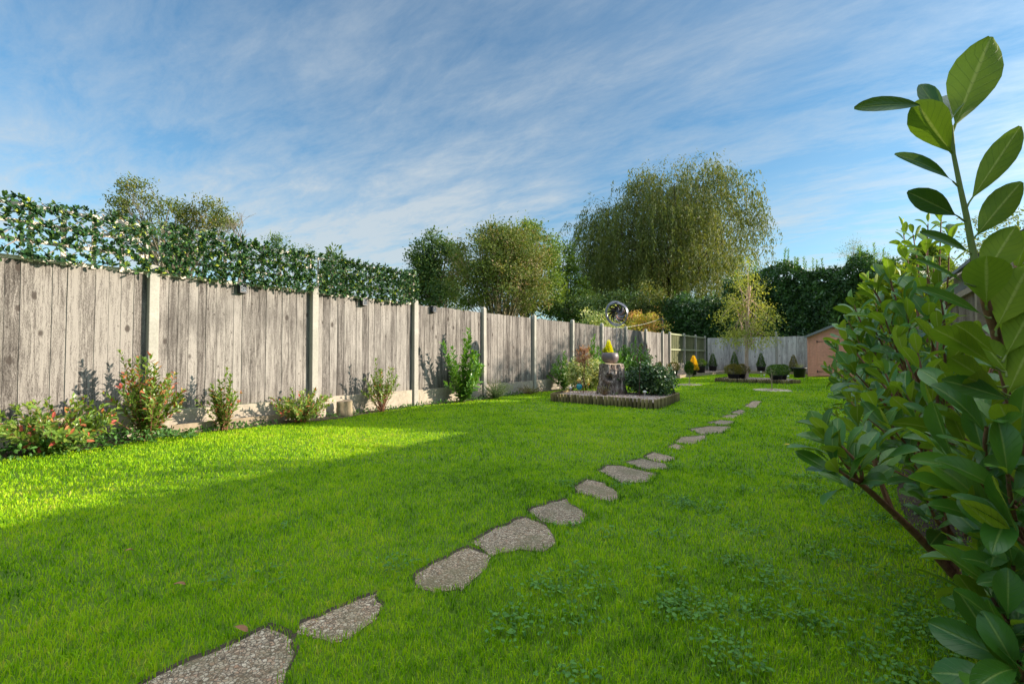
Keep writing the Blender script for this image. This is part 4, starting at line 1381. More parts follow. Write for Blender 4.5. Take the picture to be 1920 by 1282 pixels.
bush_at('euonymus_bush', 'rounded cream and green variegated bush at the left of the stump', 1099, 732, .10, .60, .38, 8500, .058, 'variegated', 41, 120, cr=.08)
bush_at('dark_shrub', 'large dark green glossy round bush filling the right of the stump bed', 1221, 740, .10, .47, .37, 12000, .062, 'euon', 42, 150, cr=.085)
tree('photinia_standard', 'thin-stemmed little tree with a tuft of copper red leaves above the variegated bush', 'small tree', on_ground(1094, 736, .10), .62, .008, [(0, 0, .76, .12, .12, .14)], 14, 330, .07, 'copper_leaf', bark='twig', cr=.05, nb=12, seed=43, tmpl=T6, up=.8, lw=.3) if False else None
tr_ = tree('photinia_standard', 'thin-stemmed little tree with a tuft of copper red leaves above the variegated bush', 'small tree', on_ground(1094, 738, .10), .62, .008, [(0, 0, .74, .12, .12, .14)], 14, 360, .06, 'copper_leaf', bark='twig', cr=.05, nb=12, seed=43, tmpl=T6, up=.8, leafw=.32)
shoots_shrub('rose_bush', 'thin twiggy little rose bush with bronze leaves in front of the stump', 'shrub', on_ground(1134, 742, .10), .30, .16, 22, .03, 'bronze', seed=44, start=.2, spacing=.02)
shoots_shrub('small_weed', 'small fresh green tuft at the foot of the stump', 'plant', on_ground(1150, 741, .10), .08, .09, 18, .03, 'laurel_small', seed=45, stem='green_stem')


def ornament():
    b = on_ground(1086, 738, .10)
    t = thing('garden_ornament', 'comic bird-like garden ornament with a teal ball body and yellow cap', 'garden ornament', b, TH)
    a = Acc()
    for x in (-.022, .022): a.tube([(x * 1.3, 0, 0), (x, 0, .08)], .004, 6); 
    a.build('legs', M['tan'], t)
    a = Acc(); th = np.linspace(-math.pi / 2, math.pi / 2, 14)
    a.lathe(np.c_[np.cos(th) * .062, np.sin(th) * .066 + .14], sides=24); a.build('body', M['teal'], t, smooth=True)
    a = Acc(); a.lathe(np.c_[np.cos(th) * .042, np.sin(th) * .042 + .245], sides=20); a.tube([(0, -.035, .24), (0, -.085, .225)], [.014, .002], 8); a.build('head', M['tan'], t, smooth=True)
    a = Acc(); a.lathe([(.048, .262), (.046, .27), (.036, .288), (.015, .300), (.001, .302)], sides=20); a.lathe([(.001, .261), (.062, .261), (.062, .266), (.046, .27)], sides=20); a.build('cap', M['yellow'], t, smooth=True)
    for s in (-1, 1):
        a = Acc(); a.lathe([(.001, -.006), (.035, -.004), (.035, .004), (.001, .006)], sides=14, M=Matrix.Rotation(s * 1.2, 3, 'Y'), c=(s * .072, 0, .16)); a.build('wing', M['tan'], t)


ornament()


def stake_light(px, py, z, label, h=.16, kind='dome'):
    b = on_ground(px, py, z)
    t = thing('stake_light', label, 'garden light', b, group='little stake lights in the gravel')
    a = Acc(); a.tube([(0, 0, 0), (0, 0, h * .7)], .006, 6); a.build('stake', M['white'], t)
    a = Acc(); a.lathe([(.001, h), (.02, h * .97), (.036, h * .86), (.036, h * .82), (.02, h * .8), (.018, h * .62), (.001, h * .6)], sides=16); a.build('lamp_head', M['white' if kind == 'dome' else 'lens'], t, smooth=True)


stake_light(1070, 738, .10, 'pale stake light at the left corner of the stump bed', .14)
stake_light(1209, 748, .10, 'white stake light in front of the dark round bush', .15)
stake_light(1288, 705, .085, 'small stake light in the gravel border below the railed fence', .2)
stake_light(1478, 715, .09, 'white stake light at the right end of the birch bed', .18)
stake_light(1427, 706, .09, 'stake light behind the birch trunk, left one of a close pair', .2)
stake_light(1433, 709, .09, 'stake light behind the birch trunk, right one of a close pair', .13)
b = on_ground(1262, 738, .10)
t = thing('stake_figure', 'small grey-white figure perched on a stake at the right corner of the stump bed', 'garden ornament', b)
a = Acc(); a.tube([(0, 0, 0), (0, 0, .1)], .011, 8); a.build('stake', M['timber'], t)
a = Acc(); a.lathe([(.001, .09), (.02, .095), (.024, .12), (.014, .15), (.012, .155), (.019, .17), (.017, .186), (.001, .195)], sides=14)
a.tube([(.012, 0, .13), (.035, -.01, .15), (.045, -.01, .175)], [.006, .005, .003], 6); a.tube([(0, .012, .145), (0, .04, .165), (0, .05, .14)], [.005, .004, .003], 6)
a.build('figure', M['white'], t, smooth=True)
b = on_ground(1103, 736, .10)
t = thing('flower_ornament', 'small orange flower ornament on a short stick beside the teal ball figure', 'garden ornament', b)
a = Acc(); a.tube([(0, 0, 0), (0, 0, .16)], .004, 6); a.build('stick', M['timber'], t)
a = Acc(); a.lathe([(.001, .15), (.022, .165), (.03, .19), (.012, .185), (.001, .18)], sides=12); a.build('flower', M['yellow'], t)

# ------------------------------------------------------------------ pots and topiary at the far end
def pot(label, loc, r=.14, h=.24, rim=.02, mat='pot', group='black plant pots at the far end', rz=0, square=False):
    t = thing('plant_pot', label, 'plant pot', loc, rz, group=group)
    a = Acc(); a.lathe([(.001, 0), (r * .78, 0), (r * .97, h * .88), (r + rim * .4, h * .88), (r + rim * .5, h), (r * .93, h), (r * .88, h * .9), (r * .86, h * .8)], sides=4 if square else 24)
    a.build('pot_body', M[mat], t, smooth=not square)
    a = Acc(); a.lathe([(.001, h * .86), (r * .87, h * .86)], sides=4 if square else 20); a.build('soil', M['soil'], t)
    return t


def bp(px, y):   # point at border height under image column px with given y
    d, F = ray(px, 690); s = y / d[1]; return np.array([d[0] * s, y, 0.0])


def place_pot(px, y, z, r, h, plant, pl_label, pot_label, H, Rr, n, mat, seed, shape, leaf=.04):
    p = bp(px, y); p[2] = z
    pot(pot_label, p, r, h)
    conifer(plant, pl_label, p + (0, 0, h * .86), H, Rr, n, mat, seed, shape, leaf)


place_pot(1263, 18.4, .085, .15, .20, 'ball_shrub', 'round bronze-brown shrub in a grey pot at the left end of the border', 'low dark pot of the bronze ball shrub', .34, .20, 2600, 'bronze', 51, 'ball', .035)
place_pot(1300.5, 20.2, .085, .13, .2, 'golden_column_conifer', 'amber yellow columnar conifer in front of the railed fence', 'dark pot under the amber yellow conifer', .64, .19, 3600, 'amber', 52, 'pyramid', .04)
place_pot(1314, 22.2, .085, .20, .30, 'ball_shrub', 'clipped green ball shrub in a black pot near the fence corner', 'wide black pot of the green ball shrub near the fence corner', .34, .23, 3200, 'box', 53, 'ball', .035)
place_pot(1336.5, 25.5, .085, .20, .26, 'cone_topiary', 'neat green cone topiary in a black pot in front of the far fence, leftmost', 'black pot of the leftmost cone topiary', .72, .21, 3200, 'box', 54, 'pyramid', .035)
place_pot(1377, 25.8, .085, .2, .26, 'cone_topiary', 'green cone topiary behind the pair of low mounded plants', 'black pot hidden behind the pair of low mounds', .78, .21, 3200, 'box', 55, 'pyramid', .035)
place_pot(1427, 25.6, .085, .20, .26, 'cone_topiary', 'green cone topiary just right of the birch trunk', 'black pot of the cone topiary right of the birch trunk', .72, .2, 3200, 'box', 56, 'pyramid', .035)
place_pot(1488, 25.9, .085, .17, .22, 'cone_topiary', 'green-bronze cone topiary left of the shed, behind the large tub', 'black pot of the cone topiary behind the large tub', .66, .21, 3000, 'bronze', 57, 'pyramid', .035)
place_pot(1237, 16.4, .085, .12, .2, 'cone_topiary', 'small dark cone conifer showing above the dark round bush', 'dark pot hidden behind the dark round bush', .42, .14, 2000, 'bronze', 58, 'pyramid', .035)
p = bp(1499, 21.6)
pot('large black tub with handles standing on the grass left of the shed', p, .23, .40, .04)
shoots_shrub('herb_plant', 'wispy grey-green herb growing in the large black tub', 'plant', p + (0, 0, .33), .26, .17, 40, .03, 'lav', seed=59, tmpl=T4, lw=.25, stem='green_stem')
for px, y, lb, lp, mt, sd_, rr in ((1375, 17.25, 'low mounded bronze-green plant, left one of the left pair in the birch bed', 'low wide black pot of the leftmost mound in the birch bed', 'bronze', 61, .30),
                               (1392, 17.6, 'low mounded dark plant, right one of the left pair in the birch bed', 'black pot of the second mound in the birch bed', 'bronze', 62, .25),
                               (1455, 17.1, 'low mounded fresh green plant right of the birch trunk', 'low wide black pot of the mound right of the birch trunk', 'box', 63, .30),
                               (1466, 17.6, 'low mounded green plant at the far right of the birch bed', 'black pot of the rightmost mound in the birch bed', 'box', 64, .25)):
    p = bp(px, y); p[2] = .09
    pot(lp, p, rr * .62, .17)
    conifer('mound_plant', lb, p + (0, 0, .10), .38, rr * .86, 3000, mt, sd_, 'ball', .035)

# small clipped standard and bare sapling
c = CHIP[0][0]
t = thing('standard_tree', 'small clipped green standard tree on a thin stem in front of the amber conifer', 'small tree', (c[0], c[1], 0))
a = Acc(); a.tube([(0, 0, 0), (0, 0, .5)], .012, 8); a.build('trunk', M['timber'], t)
g = np.random.default_rng(77); n = 2200
q = rdir(n, g) * (g.uniform(.4, 1, n) ** .5)[:, None] * (.12, .12, .19) + (0, 0, .50)
a = Acc(); add_leaves(a, q, unit(q - (0, 0, .35)) + rdir(n, g) * .4, rdir(n, g), .035, .018, g.random(n) * .7, T4); a.build('crown', M['box'], t)
c = CHIP[1][0]
tree('sapling', 'thin bare-stemmed young tree with a few leaves standing in the pale chippings', 'small tree', (c[0], c[1], 0), .55, .012, [(0, 0, .50, .12, .12, .10)], 10, 160, .04, 'box', bark='timber', cr=.05, nb=8, seed=78)

# ------------------------------------------------------------------ birch
bb = np.array([-2.82, 17.55, .09])
tree('birch_tree', 'slender young birch with pinkish bark and sparse yellow-green leaves in the far gravel bed', 'tree', bb, 3.1, .066,
     [(0, 0, 2.75, .6, .6, .75), (0, 0, 2.0, .9, .9, .6), (0, 0, 1.35, .85, .85, .35), (0, 0, 3.5, .25, .25, .55)], 150, 5600, .056, 'birch', bark='bark_birch', cr=.15, nb=50, seed=80, droop=.7, up=0, leafw=.6, br=.4)

# ------------------------------------------------------------------ shed
def make_shed():
    x0, x1, y0, y1 = -1.43, .42, 23.1, 25.2
    w = x1 - x0; xm = w / 2; EH, RH = 1.66, 2.07
    t = thing('garden_shed', 'small terracotta painted wooden shed with a pitched roof at the far right', 'shed', (x0, y0, .0))
    a = Acc(); g = np.random.default_rng(4)
    nb = 15; bh = EH / nb
    m = []
    def topw(z):
        return 0 if z <= EH else (z - EH) / (RH - EH) * xm
    for i in range(19):
        z0 = i * bh + .03; z1 = min(z0 + bh, RH - .01)
        if z0 >= RH - .02: break
        i0, i1 = topw(z0), topw(z1)
        V = [(i0, -.012, z0), (w - i0, -.012, z0), (w - i1, -.002, z1), (i1, -.002, z1), (i0, .012, z0), (w - i0, .012, z0), (w - i1, .012, z1), (i1, .012, z1)]
        a.add(V, [[0, 1, 2, 3], [5, 4, 7, 6], [4, 5, 1, 0], [3, 2, 6, 7], [0, 3, 7, 4], [1, 5, 6, 2]])
        if z1 <= EH + .05:
            for xx, s in ((0, -1), (w, 1)):
                V = [(xx + s * .012, .013, z0), (xx + s * .012, y1 - y0, z0), (xx + s * .002, y1 - y0, z1), (xx + s * .002, .013, z1), (xx - s * .012, .013, z0), (xx - s * .012, y1 - y0, z0), (xx - s * .012, y1 - y0, z1), (xx - s * .012, .013, z1)]
                a.add(V, [[0, 1, 2, 3], [5, 4, 7, 6], [4, 5, 1, 0], [3, 2, 6, 7]])
    a.build('wall', M['shed'], t)
    a = Acc()
    for xx in (0.0, w - .05): a.box(xx - .004, xx + .054, -.028, -.0125, .02, EH - .01)
    for xx in (.30, .30 + .74): a.box(xx, xx + .045, -.026, -.0125, .04, 1.60)
    a.box(.30, 1.085, -.0265, -.0127, 1.601, 1.645)
    a.build('trim', M['shed'], t)
    a = Acc()
    for i in range(13):
        z0 = .06 + i * .118
        a.add([(.35, -.030, z0), (1.035, -.030, z0), (1.035, -.020, z0 + .116), (.35, -.020, z0 + .116), (.35, -.0128, z0), (1.035, -.0128, z0)], [[0, 1, 2, 3], [4, 5, 1, 0]])
    d = a.build('door', M['shed'], t)
    for z in (.22, 1.42):
        a = Acc(); a.box(.318, .345, -.036, -.031, z - .05, z + .05)
        a.add([(.345, -.036, z - .016), (.56, -.036, z - .005), (.56, -.036, z + .005), (.345, -.036, z + .016)], [[0, 1, 2, 3]])
        o = a.build('hinge', M['iron'], d)
    a = Acc()
    ov = .10
    L_ = math.hypot(xm + ov, (RH - EH) * (xm + ov) / xm)
    for s in (-1, 1):
        xe = xm + s * (xm + ov); ze = EH - (RH - EH) * ov / xm
        V = [(xe, -.14, ze), (xm, -.14, RH), (xm, y1 - y0 + .1, RH), (xe, y1 - y0 + .1, ze)]
        V = V + [(x, y, z + .035) for x, y, z in V]
        a.add(V, [[0, 1, 2, 3], [4, 5, 6, 7], [0, 4, 5, 1], [3, 2, 6, 7], [0, 3, 7, 4]])
    a.build('roof', M['felt'], t)
    a = Acc()
    for s in (-1, 1):
        xe = xm + s * (xm + ov); ze = EH - (RH - EH) * ov / xm
        V = [(xe, -.16, ze - .06), (xm, -.16, RH - .06), (xm, -.16, RH + .038), (xe, -.16, ze + .038)]
        V = V + [(x, y + .018, z) for x, y, z in V]
        a.add(V, [[0, 1, 2, 3], [4, 5, 6, 7], [0, 4, 5, 1], [3, 2, 6, 7], [0, 3, 7, 4]])
    a.build('fascia', M['felt'], t)


make_shed()

# ------------------------------------------------------------------ hedge beyond the far fence
def hedge(name, label, x0, x1, y0, y1, hfun, n, leaf, seed, shoots=0):
    g = np.random.default_rng(seed)
    t = thing(name, label, 'hedge', ((x0 + x1) / 2, y0, 0))
    cx = (x0 + x1) / 2
    X = g.uniform(x0, x1, n); k = g.random(n)
    Hh = hfun(X)
    P = np.zeros((n, 3)); nr = np.zeros((n, 3))
    face = k < .62; top = (k >= .62) & (k < .86); side = k >= .86
    lump = lambda u, v: .22 * np.sin(u * 1.9 + 1) * np.sin(v * 1.6) + .13 * np.sin(u * 4.7 + v * 2.2) + .08 * np.sin(u * 9 - v * 7)
    zz = g.random(n) ** .75 * Hh
    P[:, 0] = X
    P[face, 1] = y0 - lump(X, zz)[face] + g.normal(0, .10, face.sum()); P[face, 2] = zz[face]; nr[face] = (0, -1, .35)
    P[top, 1] = g.uniform(y0, y1, top.sum()); P[top, 2] = (Hh + lump(X, P[:, 1]) + g.normal(0, .10, n))[top]; nr[top] = (0, -.2, 1)
    sd = g.random(n) < .5
    P[side, 0] = np.where(sd, x0, x1)[side] + g.normal(0, .12, side.sum()); P[side, 1] = g.uniform(y0, y1, side.sum()); P[side, 2] = zz[side]; nr[side] = np.c_[np.where(sd, -1, 1), np.zeros(n), np.full(n, .3)][side]
    D = unit(nr * .5 + rdir(n, g) + (0, 0, .25)); N = unit(nr + rdir(n, g) * .7)
    L = leaf * g.uniform(.6, 1.3, n)
    clump = np.sin(P[:, 0] * 3.7 + np.sin(P[:, 2] * 2.9)) * np.sin(P[:, 2] * 3.3 + 1)
    a = Acc(); add_leaves(a, P - (cx, y0, 0), D, N, L, L * .45, np.clip(.42 + .15 * clump + g.normal(0, .17, n), 0, 1), T4)
    a.build('foliage', M['hedge'], t)
    # woody core
    a = Acc(); xs = np.linspace(x0 + .35, x1 - .35, 24); hs = hfun(xs) - .45
    V = []
    for x, h in zip(xs, hs):
        V += [(x - cx, .45, 0), (x - cx, .45, h), (x - cx, y1 - y0 - .4, h), (x - cx, y1 - y0 - .4, 0)]
    F = [[4 * i + j, 4 * i + j + 1, 4 * i + 5 + j, 4 * i + 4 + j] for i in range(23) for j in range(3)] + [[0, 1, 2, 3], [92, 93, 94, 95]]
    a.add(V, F); a.build('branches', M['dark_core'], t)
    if shoots:
        C = []; D = []; N = []; sa = Acc()
        for k in range(shoots):
            x = g.uniform(x0 + .2, x1 - .2); y = g.uniform(y0, y1 - .3); h = hfun(np.array([x]))[0]
            hh = g.uniform(.35, 1.1) if g.random() < .7 else g.uniform(.1, .4)
            dx, dy = g.normal(0, .08, 2)
            for j in range(int(hh / .022)):
                f = j * .022; q = j * 2.4
                C.append((x - cx + dx * f, y - y0 + dy * f, h + f - .1)); o = np.array([math.cos(q), math.sin(q), .9]) + g.normal(0, .2, 3)
                D.append(o); N.append((-math.cos(q), -math.sin(q), 1))
            sa.tube([(x - cx, y - y0, h - .5), (x - cx + dx * hh, y - y0 + dy * hh, h + hh - .1)], [.012, .005], 4, cap=False)
        m = len(C); L = .13 * g.uniform(.7, 1.2, m)
        a = Acc(); add_leaves(a, C, D, N, L, L * .42, g.random(m), T4); a.build('top_shoots', M['shoot'], t)
        sa.build('shoot_stems', M['green_stem'], t)


M['dark_core'] = plain('twiggy_core', (.020, .028, .010), .95, noise=.5, scale=12, bump=1, bdist=.05)
hedge('laurel_hedge', 'tall dense dark green laurel hedge beyond the far fence, right of the willow', -5.4, 1.75, 27.6, 29.4, lambda x: 5.0 + .18 * np.sin(x * 1.7) + .12 * np.sin(x * 4.1) - .25 * np.clip((-4.3 - x), 0, 2), 30000, .17, 91, 60)
hedge('laurel_hedge', 'lower dark green hedge beyond the fence corner, under the willow', -11.5, -5.1, 28.6, 30.4, lambda x: 3.9 + .25 * np.sin(x * 1.3) + .1 * np.sin(x * 3.7), 20000, .17, 92, 14)

# ------------------------------------------------------------------ trees
def tp(px, Z):
    u = (px - 960) / FPX
    return np.array([u * Z * math.cos(TH) - Z * math.sin(TH), u * Z * math.sin(TH) + Z * math.cos(TH), 0.0])


def zh(py, Z):
    return CAMH + Z * (math.tan(math.atan((641 - py) / FPX) + PITCH))


def camoff(dx, dz=0.0):   # offset across / away from the camera, on the ground
    return np.array([dx * math.cos(TH) - dz * math.sin(TH), dx * math.sin(TH) + dz * math.cos(TH)])


def px_blobs(px0, Z, lst):
    """blobs given by image column, image row, width and height"""
    out = []
    for (px, py, wpx, hpx, dz) in lst:
        dx = (px - px0) / FPX * Z; o = camoff(dx, dz)
        out.append((o[0], o[1], zh(py, Z), wpx / FPX * Z / 2, wpx / FPX * Z / 2 * .9, hpx / FPX * Z / 2))
    return out


Z = 21
tree('ash_tree', 'open-branched tree with sparse olive leaves rising behind the leaf screen at the left', 'tree', tp(330, Z), 4.6, .16,
     px_blobs(330, Z, [(250, 372, 90, 70, 0), (305, 400, 110, 70, 0), (365, 400, 100, 55, .5), (405, 420, 70, 45, 0), (230, 415, 80, 50, 0), (310, 450, 190, 60, 0)]), 120, 11000, .125, 'ash', bark='bark', cr=.20, nb=110, seed=101, shell=.25, leafw=.42)
g = np.random.default_rng(8)
bt = thing('bare_tree', 'leafless grey branches sticking up beside the olive tree at the left', 'tree', tp(447, 19))
a = Acc()
def twig(p, d, L_, r, dep):
    q = p + d * L_ * .5 + g.normal(0, .06, 3) * L_; e = p + d * L_
    a.tube(bez(p, q, e, 6), np.linspace(r, r * .55, 6), 5, cap=False)
    if dep:
        for _ in range(3):
            twig(p + (e - p) * g.uniform(.5, 1), unit(d + g.normal(0, .55, 3) + (0, 0, .15)), L_ * g.uniform(.5, .8), r * .55, dep - 1)
a.tube([(0, 0, 0), (0, 0, zh(475, 19) )], [.09, .06], 8)
for k in range(4):
    dd = camoff(g.uniform(-.5, .8)); twig(np.array([0, 0, zh(478, 19)]), unit(np.array([dd[0], dd[1], 1.0])), .85, .024, 3)
a.build('trunk', M['bark'], bt)
tree('small_tree', 'top of a small green tree just showing above the leaf screen', 'tree', tp(520, 22), 3.5, .08, px_blobs(520, 22, [(518, 460, 34, 34, 0), (560, 478, 60, 30, 0)]), 16, 1300, .10, 'dark_tree', cr=.18, nb=10, seed=103)
conifer('spruce_tree', 'narrow pointed dark spruce top above the leaf screen', tp(625, 30), zh(446, 30), 1.5, 9000, 'dark_tree', 104, 'cone', .22, cat='tree')
Z = 27
tree('oak_tree', 'dark leafy tree just right of the end of the leaf screen', 'tree', tp(815, Z), 4.0, .2,
     px_blobs(815, Z, [(812, 468, 84, 70, 0), (795, 520, 92, 84, 0), (835, 510, 100, 100, 0), (815, 565, 130, 70, 0)]), 190, 22000, .14, 'dark_tree', cr=.26, nb=60, seed=105, leafw=.6)
Z = 24
tree('hawthorn_tree', 'broad rounded rusty olive tree with pale forked stems behind the fence', 'tree', tp(938, Z), 2.2, .16,
     px_blobs(938, Z, [(915, 480, 130, 110, 0), (970, 490, 130, 120, 0), (890, 530, 110, 90, 0), (990, 545, 100, 80, 0), (945, 530, 150, 100, -.3), (930, 445, 80, 50, .3)]), 280, 32000, .12, 'ash_rust', bark='bark_pale', cr=.27, nb=110, seed=106, shell=.6, leafw=.5, br=.35)
Z = 30
tree('maple_tree', 'taller bright green tree rising behind the rusty olive one', 'tree', tp(985, Z), 5, .25,
     px_blobs(985, Z, [(972, 440, 70, 60, 0), (1000, 470, 100, 90, 0), (1010, 520, 90, 110, 0), (1020, 560, 80, 80, 0), (950, 470, 110, 80, 0)]), 180, 16000, .15, 'green_tree', cr=.28, nb=60, seed=107, leafw=.6)
Z = 33
tree('poplar_tree', 'green tree in the gap between the maple and the willow', 'tree', tp(1062, Z), 5, .2,
     px_blobs(1062, Z, [(1052, 490, 56, 70, 0), (1060, 545, 80, 90, 0), (1090, 575, 90, 60, 0)]), 110, 11000, .16, 'green_tree', cr=.3, nb=40, seed=108, leafw=.55)
tree('dark_tree', 'dark shaded tree mass under the left side of the willow', 'tree', tp(1120, 30), 3, .2,
     px_blobs(1120, 30, [(1060, 580, 90, 50, 0), (1110, 580, 100, 60, 0), (1170, 580, 90, 60, 0)]), 90, 9000, .15, 'dark_tree', cr=.3, nb=30, seed=109, leafw=.6)
bpx = lambda px, Z_: tp(px, Z_)
tree('variegated_shrub', 'cream and green variegated shrub showing above the fence left of the wind spinner', 'shrub', tp(1124, 18.3), 1.0, .04, px_blobs(1124, 18.3, [(1120, 596, 62, 36, 0), (1145, 585, 36, 30, 0), (1104, 606, 40, 26, 0), (1125, 625, 80, 50, 0)]), 60, 3600, .08, 'variegated', cr=.13, nb=20, seed=110)
tree('red_tipped_shrub', 'gold and red-tipped shrub showing above the fence right of the wind spinner', 'shrub', tp(1205, 22.5), 1.4, .05, px_blobs(1205, 22.5, [(1185, 604, 50, 30, 0), (1205, 600, 60, 30, 0), (1228, 615, 50, 24, 0), (1195, 625, 90, 40, 0)]), 70, 4600, .09, 'red_bush', cr=.16, nb=20, seed=111)
tree('golden_shrub', 'tall yellow-green leafy shrub under the right side of the willow', 'shrub', tp(1222, 29), 2.5, .08, px_blobs(1222, 29, [(1222, 545, 46, 40, 0), (1218, 575, 56, 46, 0), (1200, 600, 60, 50, 0)]), 60, 4200, .12, 'ash', cr=.22, nb=20, seed=112)
# clothes post
cp = tp(1243, 23.3); hp = zh(595, 23.3)
t = thing('clothes_post', 'thin grey metal clothes post standing behind the fence', 'clothes post', cp)
a = Acc(); a.tube([(0, 0, 0), (0, 0, hp)], .035, 10); a.build('pole', M['steel'], t, smooth=True)
a = Acc(); e = tp(1150, 15) - cp; e[2] = zh(616, 15)
P = np.linspace((0, 0, hp - .03), e, 14); P[:, 2] -= .08 * np.sin(np.linspace(0, math.pi, 14)); a.tube(P, .004, 5); a.build('line', M['white'], t)


def willow():
    g = np.random.default_rng(120)
    Z = 38.0; p0 = tp(1262, Z)
    t = thing('weeping_willow', 'huge weeping willow with long hanging golden-green strands', 'tree', p0)
    prof = [(1078, 500), (1083, 450), (1095, 405), (1112, 396), (1130, 402), (1150, 392), (1170, 404), (1184, 352), (1198, 340), (1215, 332), (1250, 334), (1275, 322), (1300, 318), (1340, 322), (1365, 345), (1385, 352), (1398, 378), (1406, 430), (1415, 500)]
    px = np.array([q[0] for q in prof], float); py = np.array([q[1] for q in prof], float)
    zt = np.array([zh(v, Z) for v in py])
    a = Acc(); la2 = Acc(); sp = Acc()
    C = []; D = []; T = []; L = []
    cl = []
    while len(cl) < 330:
        u = g.uniform(1086, 1388); v = g.uniform(-1, 1)
        half = math.sqrt(max(0, 1 - ((u - 1246) / 168) ** 2))
        if abs(v) > max(.25, half): continue
        zmax = np.interp(u, px, zt) * (1 - .20 * v * v)
        z = zmax * (1 - .52 * g.random() ** 1.35)
        if 1160 < u < 1184 and g.random() < .6: continue
        o = camoff((u - 1262) / FPX * Z, v * 6.0)
        cl.append((o[0], o[1], z, u))
    cl = np.array(cl)
    for ci_, (cx, cy, cz, u) in enumerate(cl):
        out = unit(np.array([cx, cy, 0.0]) + 1e-6)
        rad = g.uniform(.35, .85); ct = g.normal(0, .22)
        for i in range(int(g.uniform(7, 15))):
            x, y = cx + g.normal(0, rad), cy + g.normal(0, rad); z = cz + g.normal(0, .22)
            hang = min(g.uniform(1.0, 3.7) * (1.0 if cz > 9 else 1.5), z - 1.2)
            if hang < .4: continue
            m = int(hang / .062); f = np.linspace(0, 1, m)
            sway = g.normal(0, .20, 2) + out[:2] * .25; off = .35 * (1 - (1 - f) ** 2.5)
            X = x + out[0] * off + sway[0] * f + .05 * np.sin(f * 6 + i); Y = y + out[1] * off + sway[1] * f
            Zz = z + .25 * np.sin(np.clip(f * 6, 0, math.pi)) - hang * f ** 1.15
            keep = g.random(m) < .9
            C.append((np.c_[X, Y, Zz] + g.normal(0, .06, (m, 3)))[keep]); m = keep.sum()
            D.append(np.c_[g.normal(0, .5, m), g.normal(0, .5, m), -np.ones(m)])
            base = .46 + ct + .10 * (u - 1262) / 180
            T.append(np.clip(base + g.normal(0, .15, m), 0, 1)); L.append(g.uniform(.16, .32, m))
    # a fringe of short upright sprays roughens the top
    n = 2400; u = g.uniform(1090, 1395, n); o = camoff(0, 1)
    zz = np.interp(u, px, zt) + g.normal(0, .35, n) + .3 * np.sin(u * .19) + .25 * np.sin(u * .47)
    P = np.array([[*camoff((q - 1262) / FPX * Z, w), h] for q, w, h in zip(u, g.uniform(-2.5, 1.5, n), zz)])
    C.append(P); D.append(rdir(n, g) + (0, 0, -.6)); T.append(np.clip(g.normal(.5, .15, n), 0, 1)); L.append(g.uniform(.14, .28, n))
    C = np.concatenate(C); D = np.concatenate(D); T = np.concatenate(T); L = np.concatenate(L)
    print('willow leaves', len(C))
    add_leaves(la2, C, D, rdir(len(C), g), L, L * .25, T, T4)
    la2.build('crown', M['willow'], t)
    a.tube(bez(np.zeros(3), np.array([.2, 0, 3.]), np.array([.5, .3, 5.5]), 8), np.linspace(.42, .22, 8), 10)
    for i in range(len(cl)):
        if g.random() > .55: continue
        e = cl[i][:3]; s_ = np.array([.4, .2, g.uniform(4, 5.5)])
        r0 = g.uniform(.03, .09)
        mid = np.array([e[0] * .5 + g.normal(0, .6), e[1] * .5 + g.normal(0, .6), max(s_[2], e[2]) * .92])
        a.tube(bez(s_, mid, e, 9), np.linspace(r0, .012, 9), 5, cap=False)
    a.build('trunk', M['bark_dark'], t, smooth=True)


willow()
# trees and conifers on the right
tree('feathery_tree', 'wispy feathery tree against the sky above the right end of the hedge', 'tree', tp(1618, 30), 4.0, .10, px_blobs(1618, 30, [(1612, 478, 62, 60, 0), (1648, 490, 60, 50, 0), (1600, 520, 70, 60, 0), (1645, 540, 90, 80, 0)]), 150, 8200, .085, 'feather', cr=.26, nb=90, seed=131, shell=.2, leafw=.3)
conifer('golden_conifer', 'golden-tipped conifer behind the laurel shrubs on the right', (.98, 14.4, 0), 3.15, .85, 17000, 'thuja', 132, 'cone', .13, cat='conifer')
conifer('golden_conifer', 'lime yellow conifer with spreading sprays right of the hedge', (.62, 19.6, 0), 3.5, .75, 11000, 'thuja', 133, 'cone', .16, cat='conifer')
conifer('garden_conifer', 'tall green conifer beyond the right fence, behind the laurels', (2.3, 22.6, 0), 4.75, 1.0, 12000, 'green_tree', 134, 'column', .16, cat='conifer')
tree('privet_tree', 'sunlit pale leafy tree top beyond the right fence, at the right edge', 'tree', (4.6, 19.5, 0), 3.0, .10, [(0, 0, 4.0, 1.9, 1.9, 1.2), (-1.2, .5, 3.4, 1.2, 1.2, 1.0), (1.5, -1.5, 4.0, 1.6, 1.6, 1.2)], 120, 9000, .11, 'feather', cr=.25, nb=60, seed=135, leafw=.35)


for (x_, y_, zt, sd_, lb) in ((1.55, 5.7, 1.98, 141, 'ragged green shrub added just beyond the right fence for its shadow, level with the second laurel'), (1.6, 7.9, 2.05, 142, 'ragged green shrub added beyond the right fence for its shadow, nearer the grey outbuilding'), (1.5, 4.2, 1.80, 143, 'low ragged shrub added beyond the right fence for its shadow, level with the nearest laurel')):  # shrubs added for their shadow: ragged tops break the fence's straight shadow edge
    tree('shadow_shrub', lb, 'shrub', (x_, y_, 0), .8, .03, [(0, 0, zt - .75, .38, .42, .6), (0, .2, zt - .3, .16, .18, .28)], 50, 2600, .06, 'box', cr=.09, nb=20, seed=sd_, group='shadow-casting shrubs added beyond the right fence')


